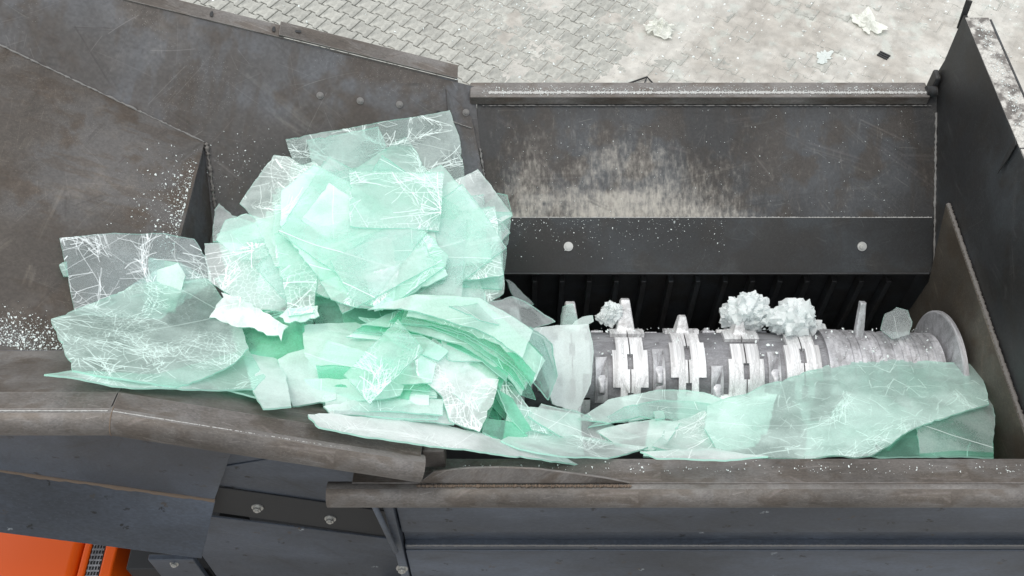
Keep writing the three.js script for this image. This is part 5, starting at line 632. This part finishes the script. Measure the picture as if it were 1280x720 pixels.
function sheetGeo(poly, b, th, seed, jagged, crumple) {
  const R = rngOf(seed), n = poly.length / 2, out = [];
  for (let i = 0; i < n; i++) { // outline with small chips
    const ax = poly[2 * i], ay = poly[2 * i + 1], bx = poly[2 * ((i + 1) % n)], by = poly[2 * ((i + 1) % n) + 1], L = Math.hypot(bx - ax, by - ay), m = Math.max(1, Math.round(L / 0.022)), nx = -(by - ay) / (L || 1), ny = (bx - ax) / (L || 1); let w = 0;
    for (let k = 0; k < m; k++) { const t = k / m; w = w * 0.6 + (R() - 0.5) * 0.005 * jagged; const chip = R() < 0.06 * jagged ? (R() - 0.15) * 0.012 * jagged : 0; out.push([lerp(ax, bx, t) + nx * (w + chip) * (k ? 1 : 0), lerp(ay, by, t) + ny * (w + chip) * (k ? 1 : 0)]); }
  }
  let minx = 1e9, maxx = -1e9, miny = 1e9, maxy = -1e9; for (const p of out) { minx = Math.min(minx, p[0]); maxx = Math.max(maxx, p[0]); miny = Math.min(miny, p[1]); maxy = Math.max(maxy, p[1]); }
  const s1 = R() * 50, s2 = R() * 50, h = (u, v) => b[0] * u * u + b[1] * u * v + b[2] * v * v + 0.004 * Math.sin(u * 7 + s1) * Math.sin(v * 6 + s2) + 0.0015 * Math.sin(u * 23 + s2 + v * 11) + crumple * (Math.abs(noise(u * 6 + s1, v * 6 + s2, 4096, 77) - 0.5) * 1.4 + 0.5 * Math.abs(noise(u * 13 + s2, v * 15 + s1, 4096, 78) - 0.5));
  const cell = 0.035, clip = (p, ax, lim, keepLess) => { const r = []; for (let i = 0; i < p.length; i++) { const a = p[i], c = p[(i + 1) % p.length], ia = keepLess ? a[ax] <= lim : a[ax] >= lim, ic = keepLess ? c[ax] <= lim : c[ax] >= lim; if (ia) r.push(a); if (ia !== ic) { const t = (lim - a[ax]) / (c[ax] - a[ax]); r.push([lerp(a[0], c[0], t), lerp(a[1], c[1], t)]); } } return r; };
  const pos = [], uv = [], top = []; const ou = R() * 3, ov = R() * 3;
  for (let x = Math.floor(minx / cell) * cell; x < maxx; x += cell) { const col = clip(clip(out, 0, x, false), 0, x + cell, true); if (col.length < 3) continue; for (let y = Math.floor(miny / cell) * cell; y < maxy; y += cell) { const c = clip(clip(col, 1, y, false), 1, y + cell, true); if (c.length < 3) continue; const tri = c.length === 3 ? [[0, 1, 2]] : THREE.ShapeUtils.triangulateShape(c.map((p) => new THREE.Vector2(...p)), []); const base = top.length; top.push(...c); for (const t of tri) { const [q, r2, s] = t.map((k) => c[k]); const area = (r2[0] - q[0]) * (s[1] - q[1]) - (r2[1] - q[1]) * (s[0] - q[0]); if (Math.abs(area) < 1e-9) continue; const o = area < 0 ? [q, r2, s] : [q, s, r2]; for (const p of o) { pos.push(p[0], h(p[0], p[1]), p[1]); uv.push(p[0] + ou, p[1] + ov); } } } }
  const nTop = pos.length / 3;
  for (let i = 0; i < nTop; i += 3) for (const k of [0, 2, 1]) { const o = (i + k) * 3; pos.push(pos[o], pos[o + 1] - th, pos[o + 2]); uv.push(uv[(i + k) * 2], uv[(i + k) * 2 + 1]); }
  const nBot = nTop; let nEdge = 0; const E = [];
  for (let i = 0; i < out.length; i++) { const a = out[i], c = out[(i + 1) % out.length], ha = h(a[0], a[1]), hc = h(c[0], c[1]); for (const [p, y] of [[a, ha], [c, hc], [a, ha - th], [c, hc], [c, hc - th], [a, ha - th]]) { E.push(p[0], y, p[1]); } nEdge += 6; }
  // smooth normals on the faces from the height function
  const nor = []; for (let i = 0; i < nTop + nBot; i++) { const u = pos[i * 3], v = pos[i * 3 + 2], e = 0.004, q = V(-(h(u + e, v) - h(u - e, v)) / (2 * e), 1, -(h(u, v + e) - h(u, v - e)) / (2 * e)).normalize(); if (i >= nTop) q.negate(); nor.push(q.x, q.y, q.z); }
  for (let i = 0; i < nEdge; i += 6) { const ax = E[i * 3], az = E[i * 3 + 2], bx = E[i * 3 + 3], bz = E[i * 3 + 5], q = V(bz - az, 0, -(bx - ax)).normalize(); for (let k = 0; k < 6; k++) { nor.push(q.x, q.y, q.z); uv.push(0, 0); } }
  pos.push(...E);
  const g = new THREE.BufferGeometry(); g.setAttribute('position', new THREE.Float32BufferAttribute(pos, 3)); g.setAttribute('normal', new THREE.Float32BufferAttribute(nor, 3)); g.setAttribute('uv', new THREE.Float32BufferAttribute(uv, 2));
  g.addGroup(0, nTop, 0); g.addGroup(nTop, nBot, 1); g.addGroup(nTop + nBot, nEdge, 2); return g;
}
const tinted = {}; for (const k in glass) tinted[k] = [1, 2, 3, 4].map((q) => { const m = glass[k].clone(), f = [[1, 1, 1], [0.95, 0.995, 0.98], [0.88, 0.98, 0.95], [1.04, 1.0, 1.015]][q - 1]; m.color.setRGB(Math.min(0.95, m.color.r * f[0]), m.color.g * f[1], Math.min(0.97, m.color.b * f[2])); return m; });
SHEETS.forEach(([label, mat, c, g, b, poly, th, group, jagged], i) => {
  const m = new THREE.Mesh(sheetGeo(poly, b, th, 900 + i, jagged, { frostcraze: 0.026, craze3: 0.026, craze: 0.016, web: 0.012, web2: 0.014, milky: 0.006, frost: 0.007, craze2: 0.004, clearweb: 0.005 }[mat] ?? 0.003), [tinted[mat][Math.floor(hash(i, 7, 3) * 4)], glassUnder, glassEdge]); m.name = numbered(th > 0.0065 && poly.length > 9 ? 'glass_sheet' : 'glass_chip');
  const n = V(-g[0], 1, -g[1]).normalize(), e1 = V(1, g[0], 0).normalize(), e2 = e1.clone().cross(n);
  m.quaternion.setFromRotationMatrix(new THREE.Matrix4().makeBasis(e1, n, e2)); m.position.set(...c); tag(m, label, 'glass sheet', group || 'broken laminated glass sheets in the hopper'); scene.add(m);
});

// ---------------------------------------------------------------- crushed clumps, shards, crumbs, litter
function clump(p, r, seed, label, sq = [1, 0.9, 0.8]) { // crumpled, torn lump: faceted lobes and a few torn flaps
  const R = rngOf(seed), geos = [];
  const n3 = (x, y, z, f, q) => (noise(x * f + 50, y * f + 50 + z * 1.7, 4096, q) + noise(y * f + 80, z * f + 80 + x * 1.3, 4096, q + 1) + noise(z * f + 30, x * f + 30 - y * 1.1, 4096, q + 2)) / 3;
  for (let l = 0; l < 6; l++) {
    const c = V((R() - 0.5) * 1.25 * r * sq[0], (R() - 0.7) * 0.95 * r * sq[1], (R() - 0.5) * 0.8 * r * sq[2]), lr = r * (0.42 + 0.3 * R()), q = mergeVertices(new THREE.IcosahedronGeometry(1, 5)), P = q.attributes.position;
    for (let i = 0; i < P.count; i++) { const x = P.getX(i), y = P.getY(i), z = P.getZ(i), k = (0.35 + 1.1 * n3(x, y, z, 1.8, seed + l * 9) + 0.9 * (n3(x, y, z, 4.5, seed + l * 9 + 3) - 0.5) + 0.16 * (R() - 0.5) + (R() < 0.025 ? 0.45 * R() : 0)) * lr; P.setXYZ(i, x * k + c.x, y * k + c.y, z * k + c.z); }
    q.deleteAttribute('uv'); q.deleteAttribute('normal'); const nq = q.toNonIndexed(); nq.computeVertexNormals(); geos.push(toCreasedNormals(nq, 0.45));
    for (let k = 0; k < 7; k++) { const L = lr * (0.3 + 0.6 * R()), W = L * (0.4 + 0.5 * R()), f = new THREE.PlaneGeometry(L, W, 3, 2), fp = f.attributes.position; for (let i = 0; i < fp.count; i++) fp.setXYZ(i, fp.getX(i) + (R() - 0.5) * L * 0.25, fp.getY(i) + (R() - 0.5) * W * 0.4, (R() - 0.5) * L * 0.3); f.rotateX(R() * 6); f.rotateY(R() * 6); f.rotateZ(R() * 6); const a = R() * 6.28, e = Math.asin(R() * 2 - 1), d = lr * (0.6 + 0.4 * R()); f.translate(Math.cos(a) * Math.cos(e) * d + c.x, Math.sin(e) * d + c.y, Math.sin(a) * Math.cos(e) * d + c.z); f.deleteAttribute('uv'); f.computeVertexNormals(); geos.push(f.toNonIndexed()); }
  }
  const m = part('crushed_glass_clump', mergeGeometries(geos), M.clump, scene); m.position.copy(p); tag(m, label, 'glass clump', 'white clumps of crushed glass on the rotor');
}
clump(V(1.13, 2.44, -2.74), 0.115, 5, 'ragged white clump on the rotor, left of the big pair', [0.95, 1, 0.8]);
clump(V(1.37, 2.43, -2.72), 0.15, 6, 'larger ragged white clump on the rotor, right of the big pair', [1.05, 1, 0.8]);
clump(V(0.50, 2.42, -2.76), 0.07, 7, 'small white clump beside the leftmost rotor tooth', [0.8, 1.1, 0.7]);
{
  const R = rngOf(77), crumb = new THREE.DodecahedronGeometry(1, 0), cp = crumb.attributes.position; for (let i = 0; i < cp.count; i++) { const h = hash(Math.round(cp.getX(i) * 50), Math.round(cp.getY(i) * 50 + cp.getZ(i) * 31), 3); cp.setXYZ(i, cp.getX(i) * (0.7 + 0.6 * h), cp.getY(i) * 0.6, cp.getZ(i) * (0.6 + 0.5 * h)); } crumb.computeVertexNormals();
  const list = [], t = new THREE.Object3D();
  const add = (p, s) => { t.position.copy(p); t.rotation.set(R() * 6, R() * 6, R() * 6); t.scale.set(s * (0.6 + R()), s * (0.6 + R() * 0.7), s * (0.6 + R())); t.updateMatrix(); list.push(t.matrix.clone()); };
  const gauss = () => (R() + R() + R() - 1.5) / 1.5;
  const onFloor = (x, z, s) => add(V(x, floorY(x) + s * 0.3, z), s);
  for (let k = 0; k < 2600; k++) { const x = -1.93 + gauss() * 0.33, z = -2.03 - Math.abs(gauss()) * 0.22; if (x < -1.5) onFloor(x, z, 0.0006 + 0.0042 * R() ** 5); }
  for (let k = 0; k < 1300; k++) { const x = -1.485 - Math.abs(gauss()) * 0.36 * R(), z = -2.9 + gauss() * 0.45; onFloor(x, z, 0.0005 + 0.0045 * R() ** 6); }
  for (let k = 0; k < 250; k++) { const x = -1.35 + gauss() * 0.35, y = 2.88 + gauss() * 0.16; add(wing(x, y, 0.002), 0.0006 + 0.0028 * R() ** 3); }
  for (let k = 0; k < 900; k++) add(V(lerp(-0.15, 2.08, R()), 2.934, -3.765 + gauss() * 0.05), 0.0008 + 0.0028 * R() * R());
  for (let k = 0; k < 700; k++) add(V(XR + 0.06 + gauss() * 0.05, 3.336, lerp(-3.8, -1.6, R())), 0.0012 + 0.004 * R() * R());
  for (let k = 0; k < 420; k++) { const L = 0.57 + Math.abs(gauss()) * 0.24; add(back(lerp(0.0, 1.1, R()), L, 0.013), 0.0006 + 0.0024 * R() ** 3); }
  for (let k = 0; k < 260; k++) add(back(lerp(-0.1, 2.1, R()), 0.56 * R(), 0.002), 0.0009 + 0.002 * R() * R());
  for (let k = 0; k < 240; k++) add(V(lerp(-0.2, 2.1, R()), 2.862 + 0.0, -1.69 + gauss() * 0.05).add(V(0, 0, 0)), 0.001 + 0.0032 * R() * R());
  for (let k = 0; k < 160; k++) { const a = -1 + R() * 1.2; add(V(lerp(0.4, 2.05, R()), 2.2 + Math.cos(a) * 0.247, -2.5 + Math.sin(a) * 0.247), 0.002 + 0.006 * R() * R()); }
  const im = new THREE.InstancedMesh(crumb, M.whiteCrumb, list.length); list.forEach((m, i) => im.setMatrixAt(i, m)); im.name = 'glass_crumbs'; im.userData = { kind: 'stuff', label: 'tiny white glass crumbs strewn over plates and ledges', category: 'crumbs' }; scene.add(im);
  const yard = []; for (let k = 0; k < 2600; k++) { const x = lerp(-3.4, 5.6, R()), z = lerp(-8.6, -6.9, R()), s = 0.002 + 0.012 * R() ** 4; if (x < -0.6 && R() < 0.75) continue; t.position.set(x, 0.002, z); t.rotation.set(R() * 6, R() * 6, R() * 6); t.scale.set(s * (0.6 + R()), s * 0.6, s * (0.6 + R())); t.updateMatrix(); yard.push(t.matrix.clone()); }
  const ym = new THREE.InstancedMesh(crumb, M.whiteCrumb, yard.length); yard.forEach((m, i) => ym.setMatrixAt(i, m)); ym.name = 'yard_crumbs'; ym.userData = { kind: 'stuff', label: 'glass crumbs scattered over the yard', category: 'crumbs' }; scene.add(ym);
}
// crumpled film scraps and bits lying in the yard
function scrap(name, x, z, w, d, seed, mat, label, hgt = 0.05) {
  const n = 36, g = new THREE.PlaneGeometry(w, d, n, n); g.rotateX(-Math.PI / 2); const p = g.attributes.position;
  for (let i = 0; i < p.count; i++) { const u = p.getX(i) / w, v = p.getZ(i) / d, r = Math.hypot(u, v) * 2, k = 0.42 + 0.85 * noise(Math.atan2(v, u) * 2.2 + 9, 3, 64, seed) + 0.3 * (noise(u * 9 + 20, v * 9 + 20, 64, seed + 9) - 0.5); const ridge = Math.abs(fbm((u + 1) / 3, (v + 1) / 3, 12, 3, seed + 3) - 0.5) * 2; p.setXYZ(i, p.getX(i) * k, 0.006 + hgt * (0.9 * (1 - ridge) * fbm((u + 2) / 5, (v + 2) / 5, 10, 2, seed + 5)) * clamp(1.3 - r * 0.6), p.getZ(i) * k); }
  g.computeVertexNormals(); const m = part(name, g, mat, scene); m.position.set(x, 0, z); m.rotation.y = seed; tag(m, label, 'scrap', 'scraps lying in the yard'); return m;
}
scrap('film_scrap', 1.44, -7.78, 0.30, 0.24, 3, M.film, 'crumpled cream film scrap lying in the yard, left of the others', 0.22);
scrap('film_scrap', 3.52, -7.90, 0.40, 0.26, 5, M.film, 'large whitish film scrap in the yard near the end wall', 0.14);
scrap('film_scrap', 3.02, -7.42, 0.2, 0.14, 17, M.filmBlue, 'small pale blue film spot left of the dark slotted bit', 0.03);
{
  const s = thing('slotted_bit', 'small dark slotted metal bit lying in the yard near the end wall', 'metal bit'); for (let k = 0; k < 3; k++) { const m = part('strip', new RoundedBoxGeometry(0.11, 0.012, 0.016, 2, 0.004), M.black, s); m.position.set(0, 0.012, k * 0.03); } s.position.set(3.62, 0, -7.45); s.rotation.y = -0.7;
  const w = thing('bent_wire_frame', 'bent dark wire frame lying behind the back rim', 'wire'); part('wire', tubeGeo([V(0.95, 0.02, -6.95), V(1.28, 0.03, -7.1), V(1.36, 0.02, -6.97)], 0.009, 1, 8), M.black, w); part('wire', tubeGeo([V(1.28, 0.03, -7.1), V(1.24, 0.02, -7.0)], 0.006, 1, 8), M.black, w);
}
scene.traverse((o) => { if (o.isMesh) { o.castShadow = true; o.receiveShadow = true; } });
renderer.render(scene, camera);
